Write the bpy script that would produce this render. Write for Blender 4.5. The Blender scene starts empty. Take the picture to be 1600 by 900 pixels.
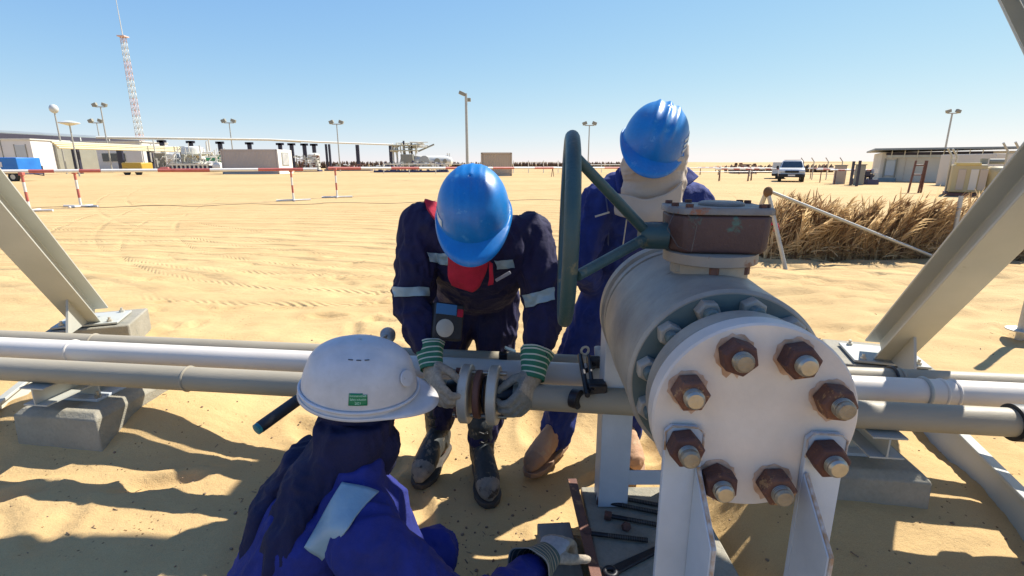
import bpy, bmesh, math, random
import numpy as np
from mathutils import Vector, Matrix, noise as mnoise
V = Vector
PI = math.pi
random.seed(11)
S = bpy.context.scene
C = S.collection

# ------------------------------------------------------------------ camera
FPX = 790.0
PITCH = math.atan(194/790)
SP, CP = math.sin(PITCH), math.cos(PITCH)
CAMZ = 1.5
cam = bpy.data.objects.new('camera', bpy.data.cameras.new('camera'))
C.objects.link(cam)
cam.data.sensor_width = 36
cam.data.lens = 36*FPX/1600
cam.data.clip_start = .02
cam.data.clip_end = 8000
cam.location = (0, 0, CAMZ)
cam.rotation_euler = (math.radians(90)-PITCH, 0, 0)
S.camera = cam

# ------------------------------------------------------------------ light
KX, KY = .74, .52                        # towards the sun, per metre of height
SUNDIR = V((KX, KY, 1)).normalized()
SUN_EL = math.asin(SUNDIR.z)
SUN_AZ = math.atan2(KX, KY)
w = bpy.data.worlds.new('World'); S.world = w; w.use_nodes = True
nt = w.node_tree
sky = nt.nodes.new('ShaderNodeTexSky'); sky.sky_type = 'NISHITA'; sky.sun_disc = False
sky.sun_elevation = SUN_EL; sky.sun_rotation = SUN_AZ
sky.altitude = 1500; sky.air_density = 1.0; sky.dust_density = 0.0; sky.ozone_density = 3.0
bg = nt.nodes['Background']; bg.inputs[1].default_value = .118
# dusty desert air: each channel of the clear sky levels off, as in the photograph
sepc = nt.nodes.new('ShaderNodeSeparateColor'); cmb = nt.nodes.new('ShaderNodeCombineColor'); nt.links.new(sky.outputs[0], sepc.inputs[0])
for i_, (A_, k_) in enumerate(((9.2, 12.5), (5.55, 4.95), (4.05, 1.1))):
    ad = nt.nodes.new('ShaderNodeMath'); ad.operation = 'ADD'; ad.inputs[1].default_value = k_; nt.links.new(sepc.outputs[i_], ad.inputs[0])
    dv = nt.nodes.new('ShaderNodeMath'); dv.operation = 'DIVIDE'; nt.links.new(sepc.outputs[i_], dv.inputs[0]); nt.links.new(ad.outputs[0], dv.inputs[1])
    ml = nt.nodes.new('ShaderNodeMath'); ml.operation = 'MULTIPLY'; ml.inputs[1].default_value = A_; nt.links.new(dv.outputs[0], ml.inputs[0]); nt.links.new(ml.outputs[0], cmb.inputs[i_])
nt.links.new(cmb.outputs[0], bg.inputs[0])
sl = bpy.data.lights.new('sun', 'SUN'); sl.energy = 3.95; sl.angle = math.radians(.53); sl.color = (1, .94, .84)
so = bpy.data.objects.new('sun', sl); C.objects.link(so)
so.rotation_euler = (-SUNDIR).to_track_quat('-Z', 'Y').to_euler()
S.view_settings.view_transform = 'Standard'; S.view_settings.look = 'None'
S.view_settings.exposure = 1.15; S.view_settings.gamma = 1

# ------------------------------------------------------------------ where a direction of the photograph meets a depth / height
def ray(u, v):
    a = (450-v)/FPX
    return V(((u-800)/FPX, CP+a*SP, -SP+a*CP))
def P(u, v, Y):
    d = ray(u, v); t = Y/d.y
    return V((d.x*t, Y, CAMZ+d.z*t))
def G(u, v, z):
    d = ray(u, v); t = (z-CAMZ)/d.z
    return V((d.x*t, d.y*t, z))

# ------------------------------------------------------------------ mesh builder
class MB:
    def __init__(s): s.v = []; s.f = []; s.m = []
    def add(s, vs, fs, m=0):
        k = len(s.v); s.v += [tuple(x) for x in vs]
        s.f += [tuple(i+k for i in f) for f in fs]; s.m += [m]*len(fs); return s
    def box(s, c, size, rot=None, m=0):
        hx, hy, hz = size[0]/2, size[1]/2, size[2]/2
        R = rot.to_3x3() if rot else Matrix.Identity(3)
        vs = [V(c)+R@V((x, y, z)) for x in (-hx, hx) for y in (-hy, hy) for z in (-hz, hz)]
        return s.add(vs, [(0,1,3,2),(4,6,7,5),(0,4,5,1),(2,3,7,6),(0,2,6,4),(1,5,7,3)], m)
    def box2(s, a, b, m=0):
        return s.box([(a[i]+b[i])/2 for i in range(3)], [abs(b[i]-a[i]) for i in range(3)], None, m)
    def rings(s, rr, m=0, cap=True, closed=False, ms=None):
        n = len(rr[0]); vs = [p for r in rr for p in r]; fs = []; mm = []
        L = len(rr)
        for i in range(L if closed else L-1):
            j = (i+1) % L
            for k in range(n):
                fs.append((i*n+k, i*n+(k+1) % n, j*n+(k+1) % n, j*n+k)); mm.append(ms[i] if ms else m)
        if cap and not closed:
            fs.append(tuple(range(n-1, -1, -1))); mm.append(ms[0] if ms else m)
            fs.append(tuple((L-1)*n+k for k in range(n))); mm.append(ms[-1] if ms else m)
        k0 = len(s.v); s.v += [tuple(x) for x in vs]; s.f += [tuple(i+k0 for i in f) for f in fs]; s.m += mm
        return s
    def tube(s, pts, r, n=12, m=0, cap=True, closed=False, ms=None):
        pts = [V(p) for p in pts]; L = len(pts)
        rs = r if isinstance(r, (list, tuple)) else [r]*L
        rr = []; up = None
        for i in range(L):
            a = pts[(i-1) % L] if (i > 0 or closed) else pts[i]
            b = pts[(i+1) % L] if (i < L-1 or closed) else pts[i]
            d = (b-a).normalized()
            if up is None:
                up = d.orthogonal().normalized()
                if abs(d.z) < .95: up = (V((0,0,1))-d*d.z).normalized()
            up = (up-d*up.dot(d)).normalized(); sd = d.cross(up)
            rr.append([pts[i]+(up*math.cos(2*PI*k/n)+sd*math.sin(2*PI*k/n))*rs[i] for k in range(n)])
        return s.rings(rr, m, cap, closed, ms)
    def lathe(s, prof, o, ax, n=32, m=0, ms=None, ph=0):
        # prof: (distance along axis, radius)
        o = V(o); ax = V(ax).normalized()
        u = ax.orthogonal().normalized() if abs(ax.z) > .9 else (V((0,0,1))-ax*ax.z).normalized()
        w_ = ax.cross(u)
        rr = [[o+ax*t+(u*math.cos(2*PI*k/n+ph)+w_*math.sin(2*PI*k/n+ph))*max(r, 1e-4) for k in range(n)] for t, r in prof]
        return s.rings(rr, m, True, False, ms)
    def torus(s, c, ax, R, r, n=48, k=12, m=0):
        c = V(c); ax = V(ax).normalized(); u = ax.orthogonal().normalized(); w_ = ax.cross(u)
        return s.tube([c+(u*math.cos(2*PI*i/n)+w_*math.sin(2*PI*i/n))*R for i in range(n)], r, k, m, False, True)
    def ell(s, c, rad, R=None, n=16, m=0):
        R = R or Matrix.Identity(3); c = V(c); vs = []; L = n//2
        for i in range(1, L):
            t = PI*i/L
            for k in range(n):
                a = 2*PI*k/n
                vs.append(c+R@V((rad[0]*math.sin(t)*math.cos(a), rad[1]*math.sin(t)*math.sin(a), rad[2]*math.cos(t))))
        top = len(vs); vs.append(c+R@V((0,0,rad[2]))); vs.append(c-R@V((0,0,rad[2])))
        fs = []
        for i in range(L-2):
            for k in range(n): fs.append((i*n+k, (i+1)*n+k, (i+1)*n+(k+1) % n, i*n+(k+1) % n))
        for k in range(n):
            fs.append((top, k, (k+1) % n)); fs.append((top+1, (L-2)*n+(k+1) % n, (L-2)*n+k))
        return s.add(vs, fs, m)
    def prism(s, poly, off, m=0):
        n = len(poly); off = V(off); vs = [V(p) for p in poly]+[V(p)+off for p in poly]
        fs = [tuple(range(n-1,-1,-1)), tuple(range(n, 2*n))]+[(k, (k+1) % n, n+(k+1) % n, n+k) for k in range(n)]
        return s.add(vs, fs, m)
    def mesh(s, name, mats, loc=(0,0,0)):
        me = bpy.data.meshes.new(name); l = V(loc)
        me.from_pydata([V(p)-l for p in s.v], [], s.f)
        for m_ in (mats if isinstance(mats, (list, tuple)) else [mats]): me.materials.append(m_)
        me.polygons.foreach_set('material_index', s.m)
        bm = bmesh.new(); bm.from_mesh(me); bmesh.ops.recalc_face_normals(bm, faces=bm.faces); bm.to_mesh(me); bm.free()
        return me
def smooth(me, ang=38):
    me.polygons.foreach_set('use_smooth', [True]*len(me.polygons))
    me.set_sharp_from_angle(angle=math.radians(ang)); me.update()
def finish(o, bev=0, seg=2):
    if bev:
        b = o.modifiers.new('bevel', 'BEVEL'); b.width = bev; b.segments = seg; b.limit_method = 'ANGLE'; b.angle_limit = math.radians(35)
        b.harden_normals = False
def setp(o, label=None, cat=None, group=None, kind=None):
    if label: o['label'] = label
    if cat: o['category'] = cat
    if group: o['group'] = group
    if kind: o['kind'] = kind
    return o
def wloc(o):
    l = V((0,0,0))
    while o: l += V(o.location); o = o.parent
    return l
def part(name, mb, mats, parent=None, bev=0, ang=38, label=None, loc=None):
    """links one mesh object; geometry is given in world coordinates"""
    l = wloc(parent) if parent else V(loc or (0,0,0))
    me = mb.mesh(name, mats, l); smooth(me, ang)
    o = bpy.data.objects.new(name, me); C.objects.link(o)
    if parent: o.parent = parent
    else: o.location = l
    finish(o, bev)
    if label: o['label'] = label
    return o
def thing(name, label, cat, loc, group=None):
    o = bpy.data.objects.new(name, None); C.objects.link(o); o.location = loc; o.empty_display_size = .1
    return setp(o, label, cat, group)
def single(name, label, cat, mb, mats, loc, group=None, bev=0, ang=38):
    return setp(part(name, mb, mats, None, bev, ang, None, loc), label, cat, group)
def structure(name, mb, mats, loc=(0,0,0), bev=0):
    return setp(part(name, mb, mats, None, bev, 38, None, loc), kind='structure')
def dup(root, delta, label):
    r = root.copy(); C.objects.link(r); r.location = V(root.location)+V(delta)
    if label: r['label'] = label
    for ch in list(root.children):
        c = ch.copy(); C.objects.link(c); c.parent = r
        for g in list(ch.children):
            d = g.copy(); C.objects.link(d); d.parent = c
    return r

# ------------------------------------------------------------------ materials
_m = {}
def mat(name, c1, c2=None, rough=.6, metal=0, scale=4, spread=.5, bump=0, bscale=60, rust=None, rust_at=.62, rscale=9, fine=0,
        stretch=(1,1,1), sheen=0, coat=0, alpha=None, spec=None, stretchb=None):
    """base colour mottled between c1 and c2, optional third colour in patches (rust, dirt, worn paint), optional bump"""
    if name in _m: return _m[name]
    m = bpy.data.materials.new(name); m.use_nodes = True; t = m.node_tree; N = t.nodes; L = t.links
    b = N['Principled BSDF']; b.inputs['Roughness'].default_value = rough; b.inputs['Metallic'].default_value = metal
    if sheen: b.inputs['Sheen Weight'].default_value = sheen
    if coat: b.inputs['Coat Weight'].default_value = coat; b.inputs['Coat Roughness'].default_value = .118
    if spec is not None: b.inputs['Specular IOR Level'].default_value = spec
    tc = N.new('ShaderNodeTexCoord'); mp = N.new('ShaderNodeMapping'); mp.inputs['Scale'].default_value = stretch
    L.new(tc.outputs['Object'], mp.inputs[0])
    def nz(sc, det=5, ro=.6, vec=None):
        n = N.new('ShaderNodeTexNoise'); n.inputs['Scale'].default_value = sc; n.inputs['Detail'].default_value = det
        n.inputs['Roughness'].default_value = ro; L.new(vec or mp.outputs[0], n.inputs['Vector']); return n
    c1 = tuple(c1); c2 = tuple(c2) if c2 else tuple(x*.8 for x in c1)
    r = N.new('ShaderNodeValToRGB'); r.color_ramp.elements[0].position = .5-spread/2; r.color_ramp.elements[1].position = .5+spread/2
    r.color_ramp.elements[0].color = c1+(1,); r.color_ramp.elements[1].color = c2+(1,)
    L.new(nz(scale).outputs[0], r.inputs[0]); col = r.outputs[0]
    if fine:
        mx = N.new('ShaderNodeMix'); mx.data_type = 'RGBA'; mx.blend_type = 'MULTIPLY'; mx.inputs[0].default_value = fine
        L.new(col, mx.inputs[6])
        r3 = N.new('ShaderNodeValToRGB'); r3.color_ramp.elements[0].position = .3; r3.color_ramp.elements[0].color = (.25,.25,.25,1); r3.color_ramp.elements[1].position = .6
        L.new(nz(bscale, 3).outputs[0], r3.inputs[0]); L.new(r3.outputs[0], mx.inputs[7]); col = mx.outputs[2]
    if rust:
        mx = N.new('ShaderNodeMix'); mx.data_type = 'RGBA'
        r2 = N.new('ShaderNodeValToRGB'); r2.color_ramp.elements[0].position = rust_at-.03; r2.color_ramp.elements[1].position = rust_at+.03
        L.new(nz(rscale, 8, .7).outputs[0], r2.inputs[0]); L.new(r2.outputs[0], mx.inputs[0]); L.new(col, mx.inputs[6]); mx.inputs[7].default_value = tuple(rust)+(1,)
        col = mx.outputs[2]
    L.new(col, b.inputs['Base Color'])
    # roughness varies
    rr = N.new('ShaderNodeMapRange'); rr.inputs['To Min'].default_value = max(rough-.12, .03); rr.inputs['To Max'].default_value = min(rough+.15, 1)
    L.new(nz(scale*2.3).outputs[0], rr.inputs[0]); L.new(rr.outputs[0], b.inputs['Roughness'])
    if bump:
        bp = N.new('ShaderNodeBump'); bp.inputs['Strength'].default_value = bump; bp.inputs['Distance'].default_value = .01
        vb = None
        if stretchb:
            m2 = N.new('ShaderNodeMapping'); m2.inputs['Scale'].default_value = stretchb; L.new(tc.outputs['Object'], m2.inputs[0]); vb = m2.outputs[0]
        L.new(nz(bscale, 6, .65, vb).outputs[0], bp.inputs['Height']); L.new(bp.outputs[0], b.inputs['Normal'])
    _m[name] = m; return m

M = dict(
    grey_paint=mat('grey_paint', (.36,.37,.34), (.29,.30,.27), .45, scale=3, bump=.08, bscale=90, rust=(.22,.17,.12), rust_at=.74, rscale=14),
    green_grey=mat('green_grey_steel', (.47,.475,.43), (.37,.38,.34), .45, scale=2.2, bump=.06, bscale=70, rust=(.33,.33,.28), rust_at=.68, rscale=5),
    white_paint=mat('white_paint', (.72,.68,.63), (.62,.58,.53), .4, scale=4, bump=.05, bscale=60, rust=(.40,.30,.22), rust_at=.76, rscale=10),
    white_flange=mat('white_flange_paint', (.68,.61,.54), (.55,.49,.43), .52, scale=7, spread=.35, bump=.14, bscale=60, rust=(.42,.30,.22), rust_at=.73, rscale=22),
    pale_steel=mat('pale_blue_grey_paint', (.52,.56,.60), (.42,.46,.50), .45, scale=5, spread=.35, bump=.12, bscale=50, rust=(.28,.17,.11), rust_at=.72, rscale=20),
    pipe_grey=mat('pipe_grey_paint', (.38,.335,.25), (.27,.24,.175), .55, scale=3.5, bump=.12, bscale=70, rust=(.16,.12,.09), rust_at=.70, rscale=12, stretch=(.35,1,1)),
    pipe_white=mat('pipe_white_paint', (.74,.69,.62), (.60,.55,.48), .42, scale=3, bump=.06, bscale=60, rust=(.35,.27,.2), rust_at=.76, rscale=16, stretch=(.4,1,1)),
    valve=mat('valve_body_paint', (.42,.375,.30), (.27,.24,.20), .48, scale=5, spread=.3, bump=.22, bscale=38, rust=(.17,.13,.10), rust_at=.67, rscale=15, fine=.12),
    valve_dark=mat('valve_groove_paint', (.12,.16,.15), (.07,.10,.10), .5, scale=6, bump=.12, bscale=60),
    rust=mat('rusty_nut', (.13,.050,.032), (.055,.024,.020), .72, scale=22, bump=.35, bscale=160, rust=(.30,.13,.05), rust_at=.66, rscale=32),
    rust_plate=mat('rust_brown_steel', (.20,.085,.055), (.10,.045,.035), .65, scale=12, bump=.25, bscale=120, rust=(.32,.16,.08), rust_at=.62, rscale=14),
    bolt=mat('bolt_end_steel', (.50,.46,.38), (.34,.31,.25), .35, .75, scale=30, bump=.15, bscale=150),
    steel=mat('machined_flange_steel', (.62,.58,.48), (.46,.43,.35), .40, .25, scale=9, bump=.1, bscale=120, rust=(.14,.09,.06), rust_at=.7, rscale=20),
    dark_steel=mat('dark_oily_steel', (.035,.035,.042), (.012,.012,.016), .38, .5, scale=16, bump=.15, bscale=120, rust=(.10,.05,.035), rust_at=.68, rscale=22),
    wheel=mat('worn_teal_paint', (.030,.078,.084), (.018,.050,.056), .45, scale=7, bump=.22, bscale=80, rust=(.13,.13,.085), rust_at=.63, rscale=11),
    gear=mat('gearbox_brown_paint', (.095,.050,.045), (.060,.034,.034), .55, scale=7, bump=.25, bscale=110, rust=(.06,.13,.11), rust_at=.62, rscale=9),
    gear_top=mat('gearbox_lid_paint', (.24,.24,.23), (.14,.12,.11), .5, scale=10, bump=.25, bscale=90, rust=(.26,.10,.045), rust_at=.60, rscale=16),
    concrete=mat('concrete', (.34,.315,.25), (.24,.225,.175), .85, scale=6, bump=.5, bscale=70, rust=(.20,.20,.17), rust_at=.62, rscale=7, fine=.15),
    wood=mat('weathered_wood', (.30,.28,.24), (.16,.15,.13), .8, scale=9, bump=.4, bscale=30, stretch=(1,.12,1), stretchb=(1,.1,1)),
    black=mat('black_rubber', (.015,.016,.018), (.03,.03,.032), .5, scale=20, bump=.1, bscale=100),
    red=mat('faded_red_paint', (.42,.085,.07), (.50,.16,.12), .5, scale=4, bump=.03),
    teal=mat('teal_plastic', (.01,.20,.23), rough=.45),
    bolt_dark=mat('dark_thread', (.16,.14,.12), (.05,.045,.04), .45, .5, scale=30, bump=.1),
    valve_tan=mat('sandy_flange_paint', (.34,.29,.23), (.25,.21,.17), .5, scale=8, bump=.1, rust=(.20,.09,.05), rust_at=.64, rscale=12),
    white=mat('plain_white_paint', (.80,.77,.70), (.68,.64,.57), .5, scale=3, bump=.03),
)
# ------------------------------------------------------------------ the sand
def _h(ix, iy, s):
    n = (ix*374761393+iy*668265263+s*974634777) & 0xffffffff
    n = ((n ^ (n >> 13))*1274126177) & 0xffffffff
    return ((n ^ (n >> 16)) & 0xffff)/65535.0
def vn(x, y, s=0):
    x = np.asarray(x, float); y = np.asarray(y, float)
    ix = np.floor(x).astype(np.int64); iy = np.floor(y).astype(np.int64); fx = x-ix; fy = y-iy
    fx = fx*fx*fx*(fx*(fx*6-15)+10); fy = fy*fy*fy*(fy*(fy*6-15)+10)
    a = _h(ix, iy, s); b = _h(ix+1, iy, s); c = _h(ix, iy+1, s); d = _h(ix+1, iy+1, s)
    return (a+(b-a)*fx+(c-a)*fy+(a-b-c+d)*fx*fy)*2-1
def ss(a, b, x):
    t = np.clip((x-a)/(b-a), 0, 1); return t*t*(3-2*t)
def gz(x, y, detail=True):
    x = np.asarray(x, float); y = np.asarray(y, float)
    xw = x+.10*vn(x*2.1, y*2.1, 3); yw = y+.10*vn(x*2.1, y*2.1, 4)
    pit = (1-ss(.60, 1.08, np.abs(xw-.13)))*(1-ss(2.45, 3.4, yw))
    front = 1-ss(1.9, 2.45, yw)
    base = .305-.05*front
    far = ss(3.2, 9, y)
    z = base*(1-far)+.10*far
    z = z*(1-pit)+(.02)*pit
    z += .030*(1-ss(1.2, 2.2, np.abs(x)))*(1-ss(1, 2.5, y))*0
    if detail:
        near = 1-ss(9, 30, y)
        z += near*(.016*vn(x*1.3, y*1.5, 5)+.008*vn(x*3.1, y*3.6, 6))
        z += (1-ss(4, 12, y))*(.0045*vn(x*7.1, y*8.3, 7)+.0028*vn(x*15, y*17, 8))
        # drifted sand against the two concrete footings
        z += .115*np.exp(-((x+1.95)/.55)**4-((y-2.36)/.38)**4)+.065*np.exp(-((x-1.35)/.5)**4-((y-1.85)/.36)**4)
        # trampled pocks between the pipes and the frond fence
        t = vn(x*2.6+.4*vn(x*3, y*3, 2), y*5.2, 9)
        z += ss(2.3, 3.2, y)*(1-ss(7, 16, y))*(-.030*ss(.05, .6, t)+.012*ss(.1, .6, -t))*(.5+.5*ss(-.6, 1.2, x))
        # wind ripples in the hollow
        rp = np.sin((y*1.0+.35*x+.10*vn(x*3, y*3, 11))*2*PI/.075)
        z += .0022*rp*ss(.1, .6, vn(x*1.6+5, y*1.6, 12))*(1-ss(3, 5, y))
        # lumps of dug, damp sand in front of the skid
        for cx, cy, r, hgt in ((.18, 1.55, .16, .075), (.02, 1.50, .14, .02), (.27, 1.66, .1, .04), (-.1, 1.35, .2, -.03)):
            d = np.hypot(x-cx, y-cy)/r
            z += hgt*np.exp(-d*d*1.6)*(1+.5*vn(x*28, y*28, 13))
    z += .3*vn(x*.02, y*.02, 21)*ss(30, 120, y)
    z += ss(200, 420, y)*(2.2*ss(.15, .30, x/np.maximum(y, 1))+.8)*(.75+.35*vn(x*.012, y*.012, 22))*(1-ss(900, 1600, y))
    return z
DENTS = []
rr_ = random.Random(5)
for k in range(150):
    yy = rr_.uniform(1.5, 8.5); xx = rr_.uniform(-2.6, 3.2)*(.5+yy/5)
    a = rr_.uniform(0, PI)
    DENTS.append((xx, yy, a, rr_.uniform(.10, .14), .045, rr_.uniform(.012, .034)))
for (xx, yy, a) in ((.62, 2.15, .2), (.75, 2.42, .4), (-.42, 1.95, 1.9), (-.62, 2.12, 1.2), (.12, 2.62, 1.4), (-.9, 2.55, 2.2)):
    DENTS.append((xx, yy, a, .14, .055, .03))
def build_sand():
    nx, ny = 1000, 860
    A = 1.3
    sx = np.linspace(-1, 1, nx); kx = math.asinh(3800/A); xs = A*np.sinh(kx*sx)
    k0 = math.asinh(6/A); k1 = math.asinh(6000/A)
    ys = 1.9+A*np.sinh(np.linspace(-k0, k1, ny))
    X, Y = np.meshgrid(xs, ys)
    Z = gz(X, Y)
    for cx, cy, a, la, lb, dp in DENTS:
        m = (np.abs(X-cx) < .35) & (np.abs(Y-cy) < .35)
        dx = X[m]-cx; dy = Y[m]-cy
        u = (dx*math.cos(a)+dy*math.sin(a))/la; v_ = (-dx*math.sin(a)+dy*math.cos(a))/lb
        q = u*u+v_*v_
        Z[m] += -dp*np.exp(-q*q*.6)+dp*.5*np.exp(-((np.sqrt(q)-1.5)**2)*5)
    co = np.stack([X, Y, Z], -1).reshape(-1, 3)
    i = np.arange(nx*ny).reshape(ny, nx)
    f = np.stack([i[:-1,:-1], i[:-1,1:], i[1:,1:], i[1:,:-1]], -1).reshape(-1, 4)
    me = bpy.data.meshes.new('sand')
    me.vertices.add(len(co)); me.vertices.foreach_set('co', co.astype(np.float32).ravel())
    me.loops.add(f.size); me.loops.foreach_set('vertex_index', f.astype(np.int32).ravel())
    me.polygons.add(len(f)); me.polygons.foreach_set('loop_start', np.arange(0, f.size, 4, dtype=np.int32))
    me.polygons.foreach_set('use_smooth', np.ones(len(f), bool))
    me.update(calc_edges=True); me.validate()
    return me
def sand_material():
    m = bpy.data.materials.new('sand'); m.use_nodes = True; t = m.node_tree; N = t.nodes; L = t.links
    b = N['Principled BSDF']; b.inputs['Roughness'].default_value = .9; b.inputs['Specular IOR Level'].default_value = .15
    g = N.new('ShaderNodeNewGeometry'); pos = g.outputs['Position']
    def mp(s):
        n = N.new('ShaderNodeMapping'); n.inputs['Scale'].default_value = s; L.new(pos, n.inputs[0]); return n.outputs[0]
    def nz(sc, det, ro, vec, dist=0):
        n = N.new('ShaderNodeTexNoise'); n.inputs['Scale'].default_value = sc; n.inputs['Detail'].default_value = det
        n.inputs['Roughness'].default_value = ro; n.inputs['Distortion'].default_value = dist; L.new(vec, n.inputs['Vector']); return n.outputs[0]
    def ramp(inp, p0, c0, p1, c1):
        r = N.new('ShaderNodeValToRGB'); r.color_ramp.elements[0].position = p0; r.color_ramp.elements[1].position = p1
        r.color_ramp.elements[0].color = tuple(c0)+(1,); r.color_ramp.elements[1].color = tuple(c1)+(1,); L.new(inp, r.inputs[0]); return r.outputs[0]
    def mix(a, b_, f, mode='MIX'):
        x = N.new('ShaderNodeMix'); x.data_type = 'RGBA'; x.blend_type = mode
        if isinstance(f, float): x.inputs[0].default_value = f
        else: L.new(f, x.inputs[0])
        L.new(a, x.inputs[6]); L.new(b_, x.inputs[7]); return x.outputs[2]
    c = ramp(nz(.9, 6, .6, mp((1,1.6,1))), .35, (.61,.435,.21), .68, (.53,.365,.17))
    c = mix(c, ramp(nz(.045, 4, .55, mp((1,2.5,1))), .35, (1,1,1), .7, (.84,.80,.76)), .9, 'MULTIPLY')
    c = mix(c, ramp(nz(420, 2, .5, pos), .38, (.74,.72,.70), .6, (1.0,1.0,1.0)), .55, 'MULTIPLY')
    # scattered dark grains and small stones
    vo = N.new('ShaderNodeTexVoronoi'); vo.inputs['Scale'].default_value = 42; L.new(pos, vo.inputs['Vector'])
    stones = ramp(vo.outputs['Distance'], .13, (.30,.26,.24), .20, (1,1,1))
    msk = ramp(nz(9, 5, .7, pos), .52, (0,0,0), .60, (1,1,1))
    c = mix(c, mix(c, stones, 1.0, 'MULTIPLY'), msk)
    L.new(c, b.inputs['Base Color'])
    # relief: grains, small wind marks, tyre tracks far out
    bp = N.new('ShaderNodeBump'); bp.inputs['Strength'].default_value = .55; bp.inputs['Distance'].default_value = .012
    add = N.new('ShaderNodeMath'); add.operation = 'ADD'
    L.new(nz(26, 7, .62, mp((1,1.3,1))), add.inputs[0])
    m2 = N.new('ShaderNodeMath'); m2.operation = 'MULTIPLY'; m2.inputs[1].default_value = .35
    L.new(nz(260, 3, .6, pos), m2.inputs[0]); L.new(m2.outputs[0], add.inputs[1])
    L.new(add.outputs[0], bp.inputs['Height'])
    b2 = N.new('ShaderNodeBump'); b2.inputs['Strength'].default_value = .6; b2.inputs['Distance'].default_value = .06
    wv = N.new('ShaderNodeTexWave'); wv.wave_type = 'RINGS'; wv.rings_direction = 'SPHERICAL'
    wm = N.new('ShaderNodeMapping'); wm.inputs['Location'].default_value = (3, -2, 0); wm.inputs['Scale'].default_value = (.30,.62,0); L.new(pos, wm.inputs[0]); L.new(wm.outputs[0], wv.inputs['Vector'])
    wv.inputs['Scale'].default_value = .9; wv.inputs['Distortion'].default_value = 5; wv.inputs['Detail'].default_value = 3; wv.inputs['Detail Scale'].default_value = .6
    def mth(op, a, b_=None, c_=None):
        n = N.new('ShaderNodeMath'); n.operation = op
        for i, q in enumerate((a, b_, c_)):
            if q is None: continue
            if isinstance(q, (int, float)): n.inputs[i].default_value = q
            else: L.new(q, n.inputs[i])
        return n.outputs[0]
    sx_ = N.new('ShaderNodeSeparateXYZ'); L.new(pos, sx_.inputs[0]); X_, Y_ = sx_.outputs[0], sx_.outputs[1]
    tracks = None
    for (y0_, x0_, k_, sl_) in ((4.3, -1.8, .10, .0), (4.9, -1.2, .13, .05), (6.6, 1.0, .035, -.18), (9.5, -4, .02, .12), (13.5, 2, .01, -.1)):
        dx_ = mth('SUBTRACT', X_, x0_); cc = mth('SUBTRACT', mth('SUBTRACT', Y_, y0_), mth('ADD', mth('MULTIPLY', mth('MULTIPLY', dx_, dx_), k_), mth('MULTIPLY', dx_, sl_)))
        for off in (0, 1.5):
            d_ = mth('ABSOLUTE', mth('SUBTRACT', cc, off))
            mask = mth('SMOOTH_MAX', mth('SUBTRACT', 1, mth('DIVIDE', d_, .15)), 0, .25)
            tread = mth('SINE', mth('ADD', mth('MULTIPLY', X_, 62), mth('MULTIPLY', mth('ABSOLUTE', mth('SUBTRACT', cc, off)), 75)))
            h_ = mth('MULTIPLY', mask, mth('ADD', mth('MULTIPLY', tread, .22), -.55))
            tracks = h_ if tracks is None else mth('ADD', tracks, h_)
    trk = mth('MULTIPLY', tracks, ramp(nz(.55, 3, .5, pos), .42, (0,0,0), .58, (1,1,1)))
    wr = ramp(wv.outputs['Color'], .55, (0,0,0), .95, (1,1,1))
    tm = N.new('ShaderNodeMath'); tm.operation = 'MULTIPLY'; L.new(wr, tm.inputs[0])
    sepy = N.new('ShaderNodeSeparateXYZ'); L.new(pos, sepy.inputs[0])
    rg = N.new('ShaderNodeMapRange'); rg.inputs['From Min'].default_value = 3.5; rg.inputs['From Max'].default_value = 6; L.new(sepy.outputs[1], rg.inputs[0])
    L.new(rg.outputs[0], tm.inputs[1])
    a3 = N.new('ShaderNodeMath'); a3.operation = 'ADD'; L.new(tm.outputs[0], a3.inputs[0])
    ms = N.new('ShaderNodeMath'); ms.operation = 'MULTIPLY'; ms.inputs[1].default_value = 1.3; L.new(nz(2.2, 6, .65, mp((1,2.4,1)), .6), ms.inputs[0]); L.new(ms.outputs[0], a3.inputs[1])
    m5 = N.new('ShaderNodeMath'); m5.operation = 'MULTIPLY'; L.new(a3.outputs[0], m5.inputs[0]); L.new(rg.outputs[0], m5.inputs[1])
    rf = N.new('ShaderNodeMapRange'); rf.inputs['From Min'].default_value = 6; rf.inputs['From Max'].default_value = 45; rf.inputs['To Min'].default_value = 1; rf.inputs['To Max'].default_value = .12; L.new(sepy.outputs[1], rf.inputs[0])
    m6 = N.new('ShaderNodeMath'); m6.operation = 'MULTIPLY'; L.new(m5.outputs[0], m6.inputs[0]); L.new(rf.outputs[0], m6.inputs[1])
    L.new(mth('ADD', m6.outputs[0], mth('MULTIPLY', trk, .9)), b2.inputs['Height'])
    L.new(bp.outputs[0], b2.inputs['Normal']); L.new(b2.outputs[0], b.inputs['Normal'])
    return m
sand = bpy.data.objects.new('sand_ground', build_sand()); C.objects.link(sand); sand['kind'] = 'structure'
sand.data.materials.append(sand_material())
def zg(x, y): return float(gz(x, y))

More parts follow.
